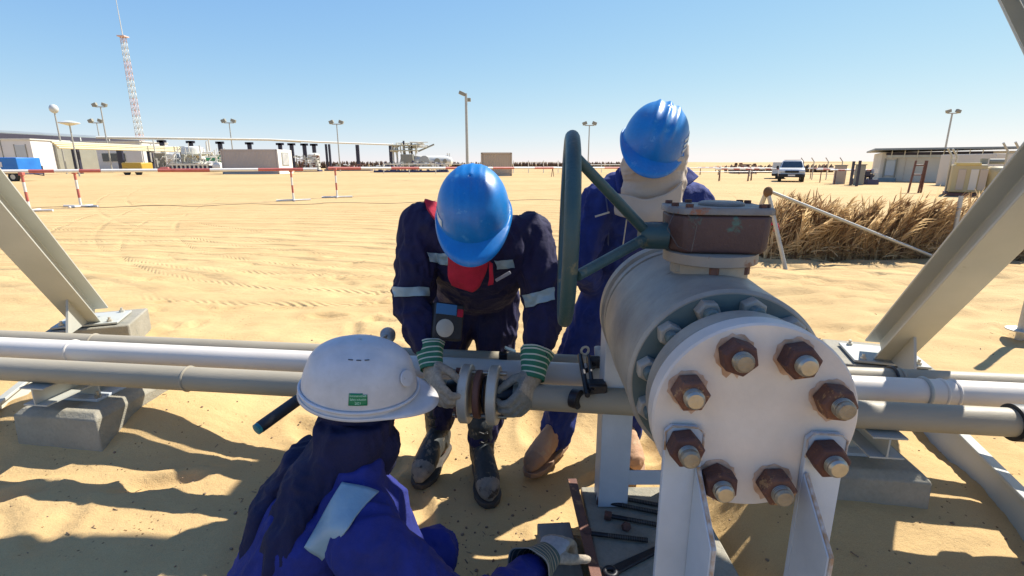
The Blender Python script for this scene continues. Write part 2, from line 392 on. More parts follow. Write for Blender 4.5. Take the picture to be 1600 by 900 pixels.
# ------------------------------------------------------------------ the three pipes
SL = -.119
PD = V((1, SL, 0)).normalized()
def pipe_pt(y0, x, z=.66): return V((x, y0+SL*x, z))
def pipeline(label, y0, r, segs, welds, z=.66, collars=()):
    t = thing('steel_pipe', label, 'pipe', pipe_pt(y0, 0, z), 'three parallel pipelines')
    for (a, b, m_) in segs:
        part('pipe_length', MB().tube([pipe_pt(y0, a, z), pipe_pt(y0, b, z)], r, 40), M[m_], t)
    for x in welds:
        part('weld_ring', MB().torus(pipe_pt(y0, x, z), PD, r-.002, .0065, 36, 8), M[segs[0][2]], t)
    for x in collars:
        part('pipe_clip', MB().lathe([(-.012, r+.004), (-.012, r+.009), (.012, r+.009), (.012, r+.004)], pipe_pt(y0, x, z), PD, 36), M['black'], t)
    return t
YF, YM, YB = 1.735, 1.955, 2.075
front_pipe = pipeline('front grey-green pipe, the one broken by the bolted flange joint the worker holds', YF, .048, [(-9, -.197, 'pipe_grey'), (-.045, .95, 'pipe_grey'), (.952, 9, 'pipe_cream')] if 0 else [(-9, -.197, 'pipe_grey'), (-.045, 9, 'pipe_grey')], [-1.30, .55])
middle_pipe = pipeline('middle white-painted pipe between the front pipe and the thin back pipe', YM, .050, [(-9, -1.9, 'pipe_white'), (-1.9, 9, 'pipe_white')], [-2.02, 1.62, 1.66])
back_pipe = pipeline('back pipe, grey and the thinnest of the three, on the strut footing side', YB, .040, [(-9, 9, 'pipe_grey')], [-2.02, 1.56], collars=())
part('pipe_clip', MB().torus(pipe_pt(YB, 1.53), PD, .046, .006, 36, 8), M['black'], back_pipe)
part('pipe_collar', MB().torus(pipe_pt(YM, 1.56, .66), PD, .052, .007, 36, 8), M['green_grey'], middle_pipe)
part('rubber_sleeve', MB().lathe([(-.03,.049),(-.03,.062),(.03,.062),(.03,.049)], pipe_pt(YF, 1.70), PD, 36), M['black'], front_pipe)

# flange joint: two ring flanges, rusty spade plate between them, half loose
ft = thing('flange_joint', 'pair of round steel flanges with a rusty spade plate between them on the front pipe', 'pipe flange', pipe_pt(YF, -.12))
def ring_flange(xc, th, R, name, m_, hub=0):
    o = pipe_pt(YF, xc); pr = [(-th/2, .03), (-th/2, R-.004), (-th/2+.004, R), (th/2-.004, R), (th/2, R-.004), (th/2, .03)]
    mb = MB().lathe(pr, o, PD, 56)
    return part(name, mb, m_, ft)
ring_flange(-.170, .036, .110, 'flange', M['steel'])
ring_flange(-.066, .036, .110, 'flange', M['steel'])
ring_flange(-.124, .024, .090, 'spade_plate', M['rust_plate'])
ring_flange(-.100, .010, .070, 'gasket', M['dark_steel'])
part('weld_neck', MB().lathe([(0, .062), (-.028, .056), (-.055, .048), (-.057, .02)], pipe_pt(YF, -.188), PD, 36), M['dark_steel'], ft)
part('weld_neck', MB().lathe([(0, .062), (.028, .056), (.055, .048), (.057, .02)], pipe_pt(YF, -.048), PD, 36), M['dark_steel'], ft)
for k, a in enumerate((.3, 1.2, 2.1, 3.4, 4.4, 5.5)):
    o = pipe_pt(YF, 0)+V((0, math.cos(a), math.sin(a)))*.080
    if k in (1, 4): part('flange_bolt', MB().tube([o+PD*-.225, o+PD*-.02], .0085, 12), M['bolt'], ft)
    if k in (3, 4, 1): part('hex_nut', MB().lathe([(0, .016), (.016, .016)], o+PD*(-.212), PD, 6), M['rust_plate'], ft, ang=20)

# ------------------------------------------------------------------ the two pipe supports
def support(xc, w, dep, label, ztop, zb, yfront):
    yc = YM+SL*xc
    t = thing('pipe_support', label, 'pipe support', (xc, yc, ztop), 'concrete footed pipe supports')
    R = Matrix.Rotation(math.atan(SL), 4, 'Z')
    yc2 = yfront+dep/2
    mb = MB(); hx, hy = w/2, dep/2; ch = .025; rot = R.to_3x3()
    ringpts = lambda q, z: [V((xc, yc2, 0))+rot@V((sx*(hx-q), sy*(hy-q), 0))+V((0,0,z)) for sx, sy in ((-1,-1),(1,-1),(1,1),(-1,1))]
    mb.rings([ringpts(-.01, zb), ringpts(0, ztop-ch), ringpts(ch, ztop)])
    o = part('concrete_block', mb, M['concrete'], t, .006)
    part('base_plate', MB().box((xc, yc, ztop+.006), (.20, .22, .012), R), M['pale_steel'], t, .002)
    h = .055
    part('stub_column', MB().box((xc, yc, (ztop+.012+.53)/2), (.006, .12, .53-ztop-.012), R).box((xc-.0, yc-.06, (ztop+.012+.53)/2), (.12, .006, .53-ztop-.012), R).box((xc, yc+.06, (ztop+.012+.53)/2), (.12, .006, .53-ztop-.012), R), M['green_grey'], t)
    part('cross_beam', MB().box((xc, yc, .534), (.11, .56, .006), R).box((xc, yc, .607), (.11, .56, .006), R).box((xc, yc, .57), (.006, .56, .066), R), M['green_grey'], t)
    for sx in (-1, 1):
        for sy in (-1, 1):
            p = V((xc, yc, ztop+.012))+rot@V((sx*.085, sy*.09, 0))
            part('anchor_bolt', MB().lathe([(0, .013), (.012, .013)], p, (0,0,1), 6).tube([p, p+V((0,0,.03))], .006, 8), M['bolt'], t, ang=20)
support(-1.93, .40, .50, 'concrete block and steel stub carrying the pipes on the white-helmeted worker side', .470, .10, 1.965)
support(1.30, .42, .50, 'concrete block and steel stub carrying the pipes just past the big valve', .435, .10, 1.585)

# ------------------------------------------------------------------ the inclined steel frames
def hbeam(p0, p1, side, w, h, tf, m_=0):
    """H section from p0 to p1; `side` is normal to the web, w its flange width, h its depth"""
    p0, p1, side = V(p0), V(p1), V(side); d = (p1-p0).normalized(); side = (side-d*side.dot(d)).normalized(); n = d.cross(side)
    mb = MB(); tw = tf*.8
    sec = [(-w/2,-h/2),(w/2,-h/2),(w/2,-h/2+tf),(tw/2,-h/2+tf),(tw/2,h/2-tf),(w/2,h/2-tf),(w/2,h/2),(-w/2,h/2),(-w/2,h/2-tf),(-tw/2,h/2-tf),(-tw/2,-h/2+tf),(-w/2,-h/2+tf)]
    mb.rings([[p0+side*a+n*b for a, b in sec], [p1+side*a+n*b for a, b in sec]])
    return mb
def xframe(base, hd, label, sgn, ztop=2.95):
    rw = .19 if sgn > 0 else .24
    hd = V((hd[0], hd[1], 0)).normalized(); side = V((0,0,1)).cross(hd)
    t = thing('inclined_strut', label, 'steel strut', base, 'inclined steel struts')
    b = V(base); L1 = (ztop-b.z)/1.02
    top = b+hd*L1+V((0,0,ztop-b.z))
    part('inclined_leg', hbeam(b+V((0,0,.012)), top, side, .155, .165, .012), M['green_grey'], t, .003)
    # crossing leg, falling towards the camera side
    if sgn < 0:
     if True:
      pass
    c0 = b+hd*(.451*.92)+V((0,0,2.15-b.z))
    dn = (hd*1.0+V((0,0,-.96))).normalized()
    c1 = c0-dn*1.15; zz = zg(*(c0+dn*2.4).xy)
    c2 = c0+dn*((c0.z-zz-.02)/-dn.z)
    if sgn < 0: part('crossing_leg', hbeam(c1+side*.165, c2+side*.165, side, .15, .165, .012), M['green_grey'], t, .003)
    # base rail lying on the sand
    part('base_rail', hbeam(V((b.x, b.y, zg(b.x, b.y)-.01))+hd*.30, V((b.x, b.y, zg(b.x, b.y)-.05))+hd*2.6, side*(1 if sgn < 0 else -1)+V((0,0,-.20)), .05, .27, .014), M['green_grey'], t, .003)
    part('end_plate', MB().box(b+V((0,0,.004)), (.36, .30, .014), Matrix.Rotation(math.atan2(hd.y, hd.x)-PI/2, 4, 'Z')), M['green_grey'], t, .003)
    part('footing', MB().box(b+V((0,.05,-.16)), (.46, .44, .30), Matrix.Rotation(math.atan2(hd.y, hd.x)-PI/2, 4, 'Z')), M['concrete'], t, .01)
    part('gusset_plate', MB().prism([b+side*.07*0+hd*q+V((0,0,r_)) for q, r_ in ((.13, .02), (.42, .02), (.30, .27))], side*.012), M['green_grey'], t)
    for a in (-1, 1):
        for c in (-1, 1):
            p = b+side*(a*.13)+hd*(c*.12)+V((0,0,.011))
            part('anchor_bolt', MB().lathe([(0, .016), (.014, .016)], p, (0,0,1), 6).tube([p, p+V((0,0,.03))], .008, 8), M['steel'], t, ang=20)
    return top
LB = P(146, 500, 3.30); RB = P(1378, 556, 2.72)
tl = xframe(LB, (.30, -.78), 'inclined grey-green steel strut footed in front of the red and white barriers', 1)
tr = xframe(RB, (-.28, -.88), 'inclined grey-green steel strut with crossing leg, footed between valve and palm-frond fence', -1)
# unseen overhead pieces, added and outlined to shade the crouching worker, valve and sand
dk = thing('unseen_shade_deck', 'unseen overhead panels added to cast shade on the crouching worker, valve and sand', 'platform', (0, .6, 2.95))
part('deck', MB().box2((.25, 1.15, 2.97), (2.4, 2.36, 3.03)), M['green_grey'], dk)
part('shade_strip', MB().box2((-.4, 2.30, 2.90), (.85, 2.84, 2.968)), M['green_grey'], dk)
part('shade_strip', MB().box2((1.0, 3.12, 2.97), (1.6, 3.42, 3.10)), M['green_grey'], dk)
part('shade_side_strip', MB().box2((1.65, 2.361, 2.98), (2.4, 2.75, 3.05)), M['green_grey'], dk)
for yy in (1.3, 2.2): part('joist', MB().box2((-2.4, yy-.05, 3.031), (2.6, yy+.05, 3.15)), M['green_grey'], dk)
for xx in (1.3,): part('bracket', MB().box2((xx-.03, 2.361, 2.98), (xx+.03, 3.12, 3.02)), M['green_grey'], dk)

# small stones, crumbs and twigs on the sand
def litter():
    r2 = random.Random(77); mb = MB()
    for k in range(900):
        y = 1.1+abs(r2.gauss(0, 1.3)); x = r2.gauss(0, 1.25)*(.6+y*.35)
        if r2.random() < .35: x, y = r2.gauss(.1, .28), r2.gauss(1.5, .22)
        if .24 < x < .8 and y < 1.9: continue
        s_ = r2.choice((.002, .003, .003, .004, .006)); z = zg(x, y)+s_*.3
        if r2.random() < .22:
            a_ = r2.uniform(0, PI); mb.tube([(x, y, z), (x+math.cos(a_)*.02, y+math.sin(a_)*.02, z+.002)], s_*.4, 4)
        else: mb.ell((x, y, z), (s_*r2.uniform(.8,1.6), s_*r2.uniform(.8,1.4), s_*.8), Matrix.Rotation(r2.uniform(0,3), 3, 'Z'), 6)
    o = part('loose_grit', mb, M['grit'], None, 0, 180, None, (0,0,0)); o['kind'] = 'stuff'
M['grit'] = mat('grit', (.14,.09,.06), (.30,.21,.13), .9, scale=60)
litter()
# ------------------------------------------------------------------ the big valve
AX = V((.076, 1, 0)).normalized()          # valve axis, away from the camera
F0 = V((.465, .885, 1.024))                # centre of the blind flange's outer face
SX = V((AX.y, -AX.x, 0))                   # to the right
vt = thing('ball_valve', 'big grey flanged ball valve with teal handwheel and white blind flange facing the camera', 'valve', V((.5, 1.3, .81)))
def vl(prof, name, m_, n=96, bev=0, ph=0): return part(name, MB().lathe(prof, F0, AX, n, ph=ph), m_, vt, bev)
def cyl(a, b, R, e=.004): return [(a, R-.06), (a, R-e), (a+e, R), (b-e, R), (b, R-e), (b, R-.06)]
bf = vl([(0, 0), (0, .188), (.004, .192), (.042, .192), (.046, .188), (.046, .05)], 'blind_flange', M['white_flange'])
vl([(.046, .10), (.046, .166), (.060, .166), (.060, .10)], 'gasket_gap', M['valve_dark'])
vl(cyl(.060, .112, .185), 'end_flange', M['valve'])
vl([(.110, .125), (.170, .130), (.172, .125)], 'flange_neck', M['valve_dark'], 64)
body = vl([(.165, .10), (.165, .208), (.172, .215), (.30, .216), (.44, .222), (.60, .222), (.612, .214), (.612, .206), (.628, .206), (.630, .220), (.664, .220), (.666, .206), (.685, .206), (.688, .226), (.735, .226), (.74, .220), (.74, .10)], 'valve_body', M['valve'])
part('body_face', MB().lathe([(.1635, .12), (.1635, .205), (.1645, .205), (.1645, .12)], F0, AX, 96), M['valve_dark'], vt)
vl([(.74, .12), (.76, .12), (.765, .09)], 'rear_neck', M['valve_dark'], 48)
vl(cyl(.765, .81, .185), 'rear_flange', M['valve'])
vl([(.81, .10), (.86, .07), (.95, .06)], 'rear_spool', M['valve_dark'], 48)
def vpt(s, r, a): return F0+AX*s+(SX*math.cos(a)+V((0,0,1))*math.sin(a))*r
M['stain'] = mat('rust_tinted_paint', (.56,.40,.30), (.40,.24,.15), .6, scale=40, spread=.3)
M['rust_b'] = mat('rusty_nut_orange', (.20,.085,.045), (.09,.04,.03), .75, scale=26, bump=.4, bscale=150, rust=(.40,.22,.09), rust_at=.60, rscale=30)
M['bolt_b'] = mat('bolt_end_tarnished', (.36,.32,.24), (.22,.18,.13), .5, .6, scale=34, bump=.3, bscale=150, rust=(.20,.09,.05), rust_at=.62, rscale=40)
# stud bolts and rusty nuts of the blind flange: 8, spaced as in the photograph
for k in range(8):
    a = math.radians(22.5+45*k)+math.radians(-2)
    c = vpt(0, .142, a)
    leg = k in (3+1, 7) 
    off = .013 if k in (4, 7) else .001
    off = .013
    off = .0135 if math.sin(a) < 0 and abs(math.cos(a)) > .8 else .001
    ph = random.uniform(0, 1); xl = random.uniform(-.005, .006)
    nut = part('hex_nut', MB().lathe([(off, .031), (off+.003, .0335), (off+.034, .0335), (off+.039, .030), (off+.041, .01)], c, -AX, 6, ph=ph), M['rust'] if k % 3 else M['rust_b'], vt, .0015, 25)
    part('stud_end', MB().lathe([(off+.034, .0180), (off+.054+xl, .0180), (off+.058+xl, .014), (off+.0585+xl, .004)], c, -AX, 24), M['bolt'] if k % 2 else M['bolt_b'], nut, 0, 30)
    if off < .01:
        pl = [c-AX*.0006+(SX*math.cos(q*PI/16)+V((0,0,1))*math.sin(q*PI/16))*(.035+.005*random.random()+(.016*random.random() if 22 <= q <= 26 else 0)) for q in range(32)]
        part('rust_stain', MB().prism(pl, -AX*.0004), M['stain'], bf)
    mb = MB()
    for q in range(3): mb.torus(c-AX*(off+.0415+.004*q), AX, .0178, .0012, 24, 6)
    part('thread', mb, M['bolt'], nut)
# grey body studs on the annular face, seen over the end flange
for k in range(12):
    a = math.radians(15+30*k)+math.radians(4)
    c = vpt(.163, .178, a)
    nut = part('body_nut', MB().lathe([(0, .027), (.027, .027), (.031, .023), (.031, .008)], c, -AX, 6, ph=random.uniform(0, 1)), M['valve'], vt, .0015, 25)
    part('stud_end', MB().lathe([(.02, .015), (.050, .015), (.054, .011)], c, -AX, 20), M['valve_dark'], nut)
# gearbox on its stem flange
gc = V((.508, 1.285, 1.245))
part('stem_flange', MB().lathe([(-.05, .095), (.012, .095), (.014, .10)], gc, (0,0,1), 48), M['valve'], vt)
part('mounting_plate', MB().lathe([(.014, .112), (.016, .115), (.040, .115), (.042, .112), (.042, .02)], gc, (0,0,1), 64), M['valve_tan'] if 'valve_tan' in M else M['pipe_grey'], vt)
for k in range(6):
    a = k*PI/3+.3; p = gc+V((math.cos(a)*.088, math.sin(a)*.088, -.010))
    part('mounting_bolt', MB().lathe([(0, .015), (.022, .015)], p, (0,0,1), 6), M['rust_plate'] if k in (4, 5) else M['valve'], vt, .001, 25)
gz_ = gc.z+.043
RG = Matrix.Rotation(math.radians(-7), 4, 'Z')
def gp(x, y, z): return gc+RG.to_3x3()@V((x, y, 0))+V((0, 0, z-gc.z))
out = [(-.085, -.085), (.105, -.085), (.118, -.072), (.118, .085), (.10, .10), (-.05, .10), (-.115, .06), (-.115, -.04)]
mb = MB(); mb.rings([[gp(x*s, y*s, z) for x, y in out] for z, s in ((gz_, .90), (gz_+.012, .97), (gz_+.092, 1.0))])
gear = part('gearbox', mb, M['gear'], vt, .006)
mb = MB(); mb.rings([[gp(x*s, y*s, z) for x, y in out] for z, s in ((gz_+.094, 1.035), (gz_+.106, 1.035), (gz_+.111, 1.01))])
lid = part('gearbox_lid', mb, M['gear_top'], gear, .002)
part('indicator_disc', MB().lathe([(0, .055), (.006, .055), (.009, .048)], gp(.02, .01, gz_+.111), (0,0,1), 40), M['gear_top'], gear, .001)
for x, y in out:
    part('lid_bolt', MB().lathe([(0, .009), (.009, .009)], gp(x*.88, y*.88, gz_+.110), (0,0,1), 6), M['rust'], gear, 0, 25)
# drain wire hanging from the gearbox
part('wire', MB().tube([gp(-.10,-.05,gz_+.11), gp(-.125,-.085,gz_+.06), gp(-.10,-.10,gz_+.02), gp(-.07,-.11,gz_+.01), gp(-.06,-.10,gz_+.07), gp(-.085,-.085,gz_+.10)], .0010, 6), M['bolt_dark'], gear)
# input shaft housing and handwheel
hub = V((.365, 1.285, 1.322)); WX = V((-1, .075, .02)).normalized()
part('shaft_housing', MB().lathe([(-.06, .034), (.0, .034), (.002, .028), (.03, .028)], hub+V((.06,0,0)), WX, 32), M['wheel'], vt)
wc = hub+WX*.222+V((0,0,.006))
wh = part('handwheel_rim', MB().torus(wc, WX, .231, .0178, 72, 16), M['wheel'], vt)
wh.name = 'handwheel'
part('wheel_hub', MB().lathe([(-.03, .026), (-.03, .034), (.03, .034), (.04, .028), (.04, .01)], hub, WX, 32), M['wheel'], wh)
u1 = V((0,-1,0)); u2 = V((0,0,1))
for a in (128-90+0, 128-90+120, 128-90-120):
    pass
for a in (52,):
    # angle measured from the near side (towards the camera) upwards
    r_ = math.radians(a); dirv = -V((0,1,0))*math.cos(r_)+V((0,0,1))*math.sin(r_)
    if a == 180: dirv = V((0,1,0))
    e = wc+dirv*.229
    part('spoke', MB().tube([hub+WX*.01, hub+WX*.04+dirv*.03, e], [.0135,.0135,.012], 14), M['wheel'], wh)
dirv = (-V((0,1,0))*math.cos(math.radians(-18))+V((0,0,1))*math.sin(math.radians(-18)))
part('spoke', MB().tube([hub+WX*.01, hub+WX*.04+dirv*.03, wc+dirv*.229], [.0135,.0135,.012], 14), M['wheel'], wh)

# ------------------------------------------------------------------ the stand under the valve
st = thing('valve_stand', 'pale grey steel stand of angle legs bolted to the valve flanges', 'valve stand', V((.5, 1.3, .2)))
def angle_leg(name, x0, x1, ztop, y, side, zb=.205, clip=.02, splay=0, taper=False):
    t = .012; mb = MB()
    yy = lambda x: y-(x-.465)*.076
    pl = [V((x0-splay, yy(x0), zb)), V((x1-splay, yy(x1), zb)), V((x1, yy(x1), ztop-clip)), V((x1-clip, yy(x1), ztop)), V((x0+clip, yy(x0), ztop)), V((x0, yy(x0), ztop-clip))]
    mb.prism(pl, (0, t, 0))
    xs = x1 if side > 0 else x0
    d = .105
    zt = ztop-.085
    sp = [V((xs-splay, yy(xs)-.001, zb)), V((xs-splay, yy(xs)-d, zb)), V((xs-splay*.3, yy(xs)-d, zt-.10)), V((xs, yy(xs)-.001, zt))]
    mb.prism(sp, (-t if side > 0 else t, 0, 0))
    o = part(name, mb, M['pale_steel'], st, .0015)
    e_ = MB(); pz = [V((xs, yy(xs)-.002, zt)), V((xs-splay*.3, yy(xs)-d, zt-.10)), V((xs-splay, yy(xs)-d, zb))]
    e_.tube([p+V((-.006 if side > 0 else .006, -.0012, .0012)) for p in pz], .0038, 6); e_.tube([V((x0, yy(x0)-.0005, ztop-.05)), V((x0, yy(x0)-.0005, ztop-clip)), V((x0+clip, yy(x0)-.0005, ztop)), V((x1-clip, yy(x1)-.0005, ztop)), V((x1, yy(x1)-.0005, ztop-clip)), V((x1, yy(x1)-.0005, ztop-.07))], .0022, 6)
    part('rusty_edge', e_, M['edge_rust'], o)
    return o
M['edge_rust'] = mat('rusty_cut_edge', (.36,.22,.12), (.50,.47,.44), .7, scale=45, spread=.25)
angle_leg('front_leg', .298, .370, 1.008, F0.y-.0135, 1, clip=.012, splay=0)
angle_leg('front_leg', .562, .634, 1.004, F0.y-.0135, -1, clip=.012, splay=-.0)
def rear_leg(x0, x1):
    y = 1.705; mb = MB(); mb.box2((x0, y, .205), (x1, y+.012, 1.02)); mb.box2((x0, y+.012, .205), (x0+.012, y+.10, 1.0))
    part('rear_leg', mb, M['pale_steel'], st, .0015)
rear_leg(.335, .448); rear_leg(.60, .70)
part('brace', MB().box2((.448, 1.709, .30), (.60, 1.717, .36)), M['pale_steel'], st, .001)
sb_ = single('skid_slab', 'sandy concrete slab under the valve stand, bolts laid on it', 'concrete slab', MB().box2((.285, .62, .02), (.74, 1.84, .20)), M['concrete'], (.5, 1.3, .02), bev=.006)
setp(sb_, kind='structure'); del sb_['category']
setp(single('rusty_angle_iron', 'rusty brown angle iron lying along the edge of the slab by the gloved hand', 'angle iron',
    MB().box((.268, 1.35, .222), (.036, 1.02, .006), Matrix.Rotation(math.radians(2), 4, 'Z')).box((.284, 1.35, .20), (.006, 1.02, .045), Matrix.Rotation(math.radians(2), 4, 'Z')), M['rust_plate'], (.27, 1.35, .2), bev=.0015))
single('wood_block', 'weathered grey timber block beside the slab under the crouching worker\'s glove', 'timber', MB().box((.175, 1.40, .13), (.125, .50, .10), Matrix.Rotation(math.radians(4), 4, 'Z')), M['wood'], (.175, 1.4, .08), bev=.004)

# loose stud bolts and tools on the slab
def stud(a, b, label, r=.0085, head=True):
    a, b = V(a), V(b); d = (b-a).normalized(); t = thing('stud_bolt', label, 'bolt', a, 'loose bolts on the slab')
    part('shank', MB().tube([a, b], r, 14), M['dark_steel'], t)
    mb = MB(); n = int((b-a).length/.006)
    for i in range(int(n*.35), n): mb.torus(a+d*(.006*i+.003), d, r, .0012, 14, 5)
    part('thread', mb, M['bolt_dark'] if 'bolt_dark' in M else M['dark_steel'], t)
    if head: part('hex_head', MB().lathe([(-.018, .016), (-.016, .018), (.006, .018), (.008, .016)], a, d, 6), M['rust'], t, .001, 25)
zt = .20
stud(G(938, 772, zt+.018), G(1035, 790, zt+.010), 'long dark bolt lying closest to the stand rear leg')
stud(G(940, 783, zt+.018), G(1035, 802, zt+.012), 'pale-shanked bolt lying against the dark bolt by the rear leg')
stud(G(952, 806, zt+.018), G(1040, 822, zt+.012), 'bolt with rusty hexagon head in the middle of the slab, next to the loose nut')
stud(G(920, 833, zt+.018), G(1012, 844, zt+.014), 'threaded bolt beside the gloved hand, its head on the rusty angle iron')
nutp = G(977, 823, zt+.012)
single('loose_nut', 'single rusty hexagon nut standing on the slab between two bolts', 'nut', MB().lathe([(0, .008), (0, .017), (.018, .017), (.018, .008)], nutp, (.2,-.7,.6), 6), M['rust'], nutp, bev=.001, ang=25)
w0, w1 = G(958, 892, zt+.014), G(1045, 850, zt+.014)
wr = thing('spanner', 'dark flat spanner lying across the near end of the slab', 'spanner', w0)
dd = (w1-w0).normalized(); nn = V((-dd.y, dd.x, 0))
part('handle', MB().rings([[w0+nn*.017-V((0,0,.006)), w0-nn*.017-V((0,0,.006)), w0-nn*.017+V((0,0,.006)), w0+nn*.017+V((0,0,.006))], [w1+nn*.012-V((0,0,.006)), w1-nn*.012-V((0,0,.006)), w1-nn*.012+V((0,0,.006)), w1+nn*.012+V((0,0,.006))]]), M['dark_steel'], wr, .004)
part('ring_end', MB().torus(w0-dd*.012, (0,0,1), .018, .009, 28, 10), M['dark_steel'], wr)

# clamp tool standing on the pipes beside the stand
ct = thing('pipe_clamp_tool', 'black clamp tool with a round knob hooked over the pipes beside the stand', 'clamp', P(915, 600, 1.72))
a0, a1 = P(906, 555, 1.90), P(918, 618, 1.64)
part('clamp_bar', MB().tube([a0, a1], .010, 8), M['dark_steel'], ct)
part('clamp_bar', MB().tube([P(920, 556, 1.90), P(926, 612, 1.66)], .008, 8), M['dark_steel'], ct)
part('clamp_hook', MB().box(P(928, 566, 1.88), (.055, .05, .035)).tube([P(914, 580, 1.82), P(930, 572, 1.86)], .010, 8), M['dark_steel'], ct, .005)
part('clamp_jaw', MB().box(P(932, 606, 1.70), (.07, .06, .05)), M['dark_steel'], ct, .008)
part('clamp_eye', MB().torus(P(914, 548, 1.92), (.3,-1,0), .016, .005, 24, 8), M['steel'], ct)
kp = P(900, 623, 1.66)
part('round_knob', MB().lathe([(-.016, .014), (-.016, .034), (.014, .036), (.016, .03), (.010, .012)], kp, (.8,-.55,0), 32), M['dark_steel'], ct)
part('knob_centre', MB().lathe([(.012, .010), (.020, .010)], kp, (-.8,-.55,0), 16), M['bolt'], ct)
cp = P(938, 552, 1.93)
single('funnel_cup', 'small pale metal cup standing behind the clamp tool', 'cup', MB().lathe([(-.05, .014), (.02, .028), (.022, .028), (.018, .024), (-.03, .012)], cp, (.1,0,1), 24), M['pale_steel'], cp-V((0,0,.05)))
bp_ = P(786, 556, 1.99)
bk = thing('pipe_bracket', 'small steel bracket clip on the white pipe above the joint', 'bracket', bp_)
part('bracket_block', MB().box(bp_, (.035, .035, .03)), M['dark_steel'], bk, .004)
part('bracket_tab', MB().box(bp_+V((.03,.02,.02)), (.05, .03, .006), Matrix.Rotation(.4, 4, 'Y')), M['steel'], bk, .001)
# torque wrench lying across the pipes behind the white helmet
tq = thing('torque_wrench', 'steel torque wrench with teal-ended black grip lying behind the white helmet', 'wrench', P(520, 590, 1.80))
e0, e1 = P(404, 669, 1.50), P(606, 524, 2.03); dd = (e1-e0).normalized()
part('wrench_shaft', MB().tube([e0+dd*.1, e1], .010, 14), M['steel'], tq)
part('grip', MB().tube([e0, e0+dd*.004, e0+dd*.16, e0+dd*.165], [.017,.020,.020,.014], 20), M['black'], tq)
part('grip_end', MB().tube([e0-dd*.010, e0-dd*.008, e0+dd*.004], [.014,.019,.019], 20), M['teal'] if 'teal' in M else M['wheel'], tq)
part('ratchet_head', MB().lathe([(-.018, .026), (-.014, .032), (.014, .032), (.018, .026)], e1, (.2,-.75,.6), 28).tube([e1-dd*.04, e1], .015, 14), M['bolt'], tq)
# ------------------------------------------------------------------ people
def cloth(name, a, b, scale=5, bump=.8, sheen=.0, rough=.85, fine=.3):
    return mat(name, a, b, rough, scale=scale, bump=bump, bscale=16, sheen=sheen, fine=fine)
M.update(
    navy=cloth('dark_navy_cloth', (.012,.011,.066), (.006,.006,.036)),
    blue=cloth('blue_denim_cloth', (.014,.036,.21), (.008,.018,.12)),
    royal=cloth('royal_blue_cloth', (.014,.026,.235), (.009,.016,.145)),
    hood=cloth('dark_blue_hood_cloth', (.007,.009,.062), (.003,.004,.030), sheen=.0),
    redc=cloth('crimson_cloth', (.50,.012,.045), (.36,.008,.03)),
    beige=cloth('beige_cloth', (.50,.43,.36), (.43,.36,.30), bump=.35, fine=0),
    band=mat('reflective_band', (.30,.42,.48), (.24,.34,.40), .35, scale=10, bump=.25, bscale=30),
    skin=mat('skin', (.36,.17,.10), (.30,.13,.08), .55, scale=9, bump=.05),
    glove_cloth=mat('glove_cream_cloth', (.52,.44,.33), (.30,.26,.20), .9, scale=22, bump=.5, bscale=90, spread=.35, fine=.3),
    glove_green=mat('glove_green_cloth', (.03,.19,.11), (.02,.13,.08), .85, scale=20, bump=.3, bscale=80, fine=.25),
    glove_stripe=mat('glove_pale_stripe', (.55,.60,.50), (.44,.47,.40), .85, scale=20, bump=.2),
    glove_grey=mat('glove_grey_leather', (.28,.27,.23), (.17,.18,.16), .85, scale=18, bump=.5, bscale=80, fine=.3),
    helmet_blue=mat('blue_helmet_plastic', (.0,.19,.55), (.0,.145,.45), .38, scale=14, coat=.08, bump=.05, bscale=120, stretch=(1,.25,1), rust=(.05,.24,.52), rust_at=.62, rscale=26, fine=.10),
    helmet_white=mat('white_helmet_plastic', (.62,.61,.62), (.50,.49,.49), .45, scale=11, spread=.35, coat=.05, bump=.05, rust=(.40,.36,.33), rust_at=.68, rscale=26, fine=.06),
    boot=mat('worn_black_boot', (.030,.040,.045), (.016,.020,.024), .6, scale=12, bump=.3, bscale=70, rust=(.20,.16,.11), rust_at=.60, rscale=14),
    boot_toe=mat('scuffed_boot_toe', (.30,.27,.22), (.16,.14,.12), .75, scale=20, bump=.4, bscale=80, rust=(.04,.035,.03), rust_at=.58, rscale=18),
    boot_tan=mat('tan_suede_boot', (.50,.30,.18), (.38,.22,.13), .85, scale=10, bump=.3, bscale=70, rust=(.45,.33,.2), rust_at=.6, rscale=9),
    sole=mat('boot_sole', (.05,.045,.04), (.09,.075,.06), .8, scale=20),
    sole_tan=mat('pale_boot_sole', (.34,.22,.14), (.26,.16,.10), .8, scale=20),
    sticker_green=mat('green_sticker', (.0,.20,.085), (.0,.17,.07), .4),
    sticker_white=mat('white_sticker', (.62,.70,.74), (.5,.6,.66), .35, scale=20),
    text_white=mat('pale_lettering', (.45,.75,.60), (.45,.75,.60), .5),
    hole=mat('dark_slot', (.10,.10,.11), (.06,.06,.06), .8),
    rubber_trim=mat('grey_rubber_trim', (.30,.30,.34), (.24,.24,.28), .6),
)
def frame3(fwd, up):
    f = V(fwd).normalized(); u = V(up); u = (u-f*u.dot(f)).normalized(); x = f.cross(u)
    return Matrix((x, f, u)).transposed()          # columns: right, forward, up

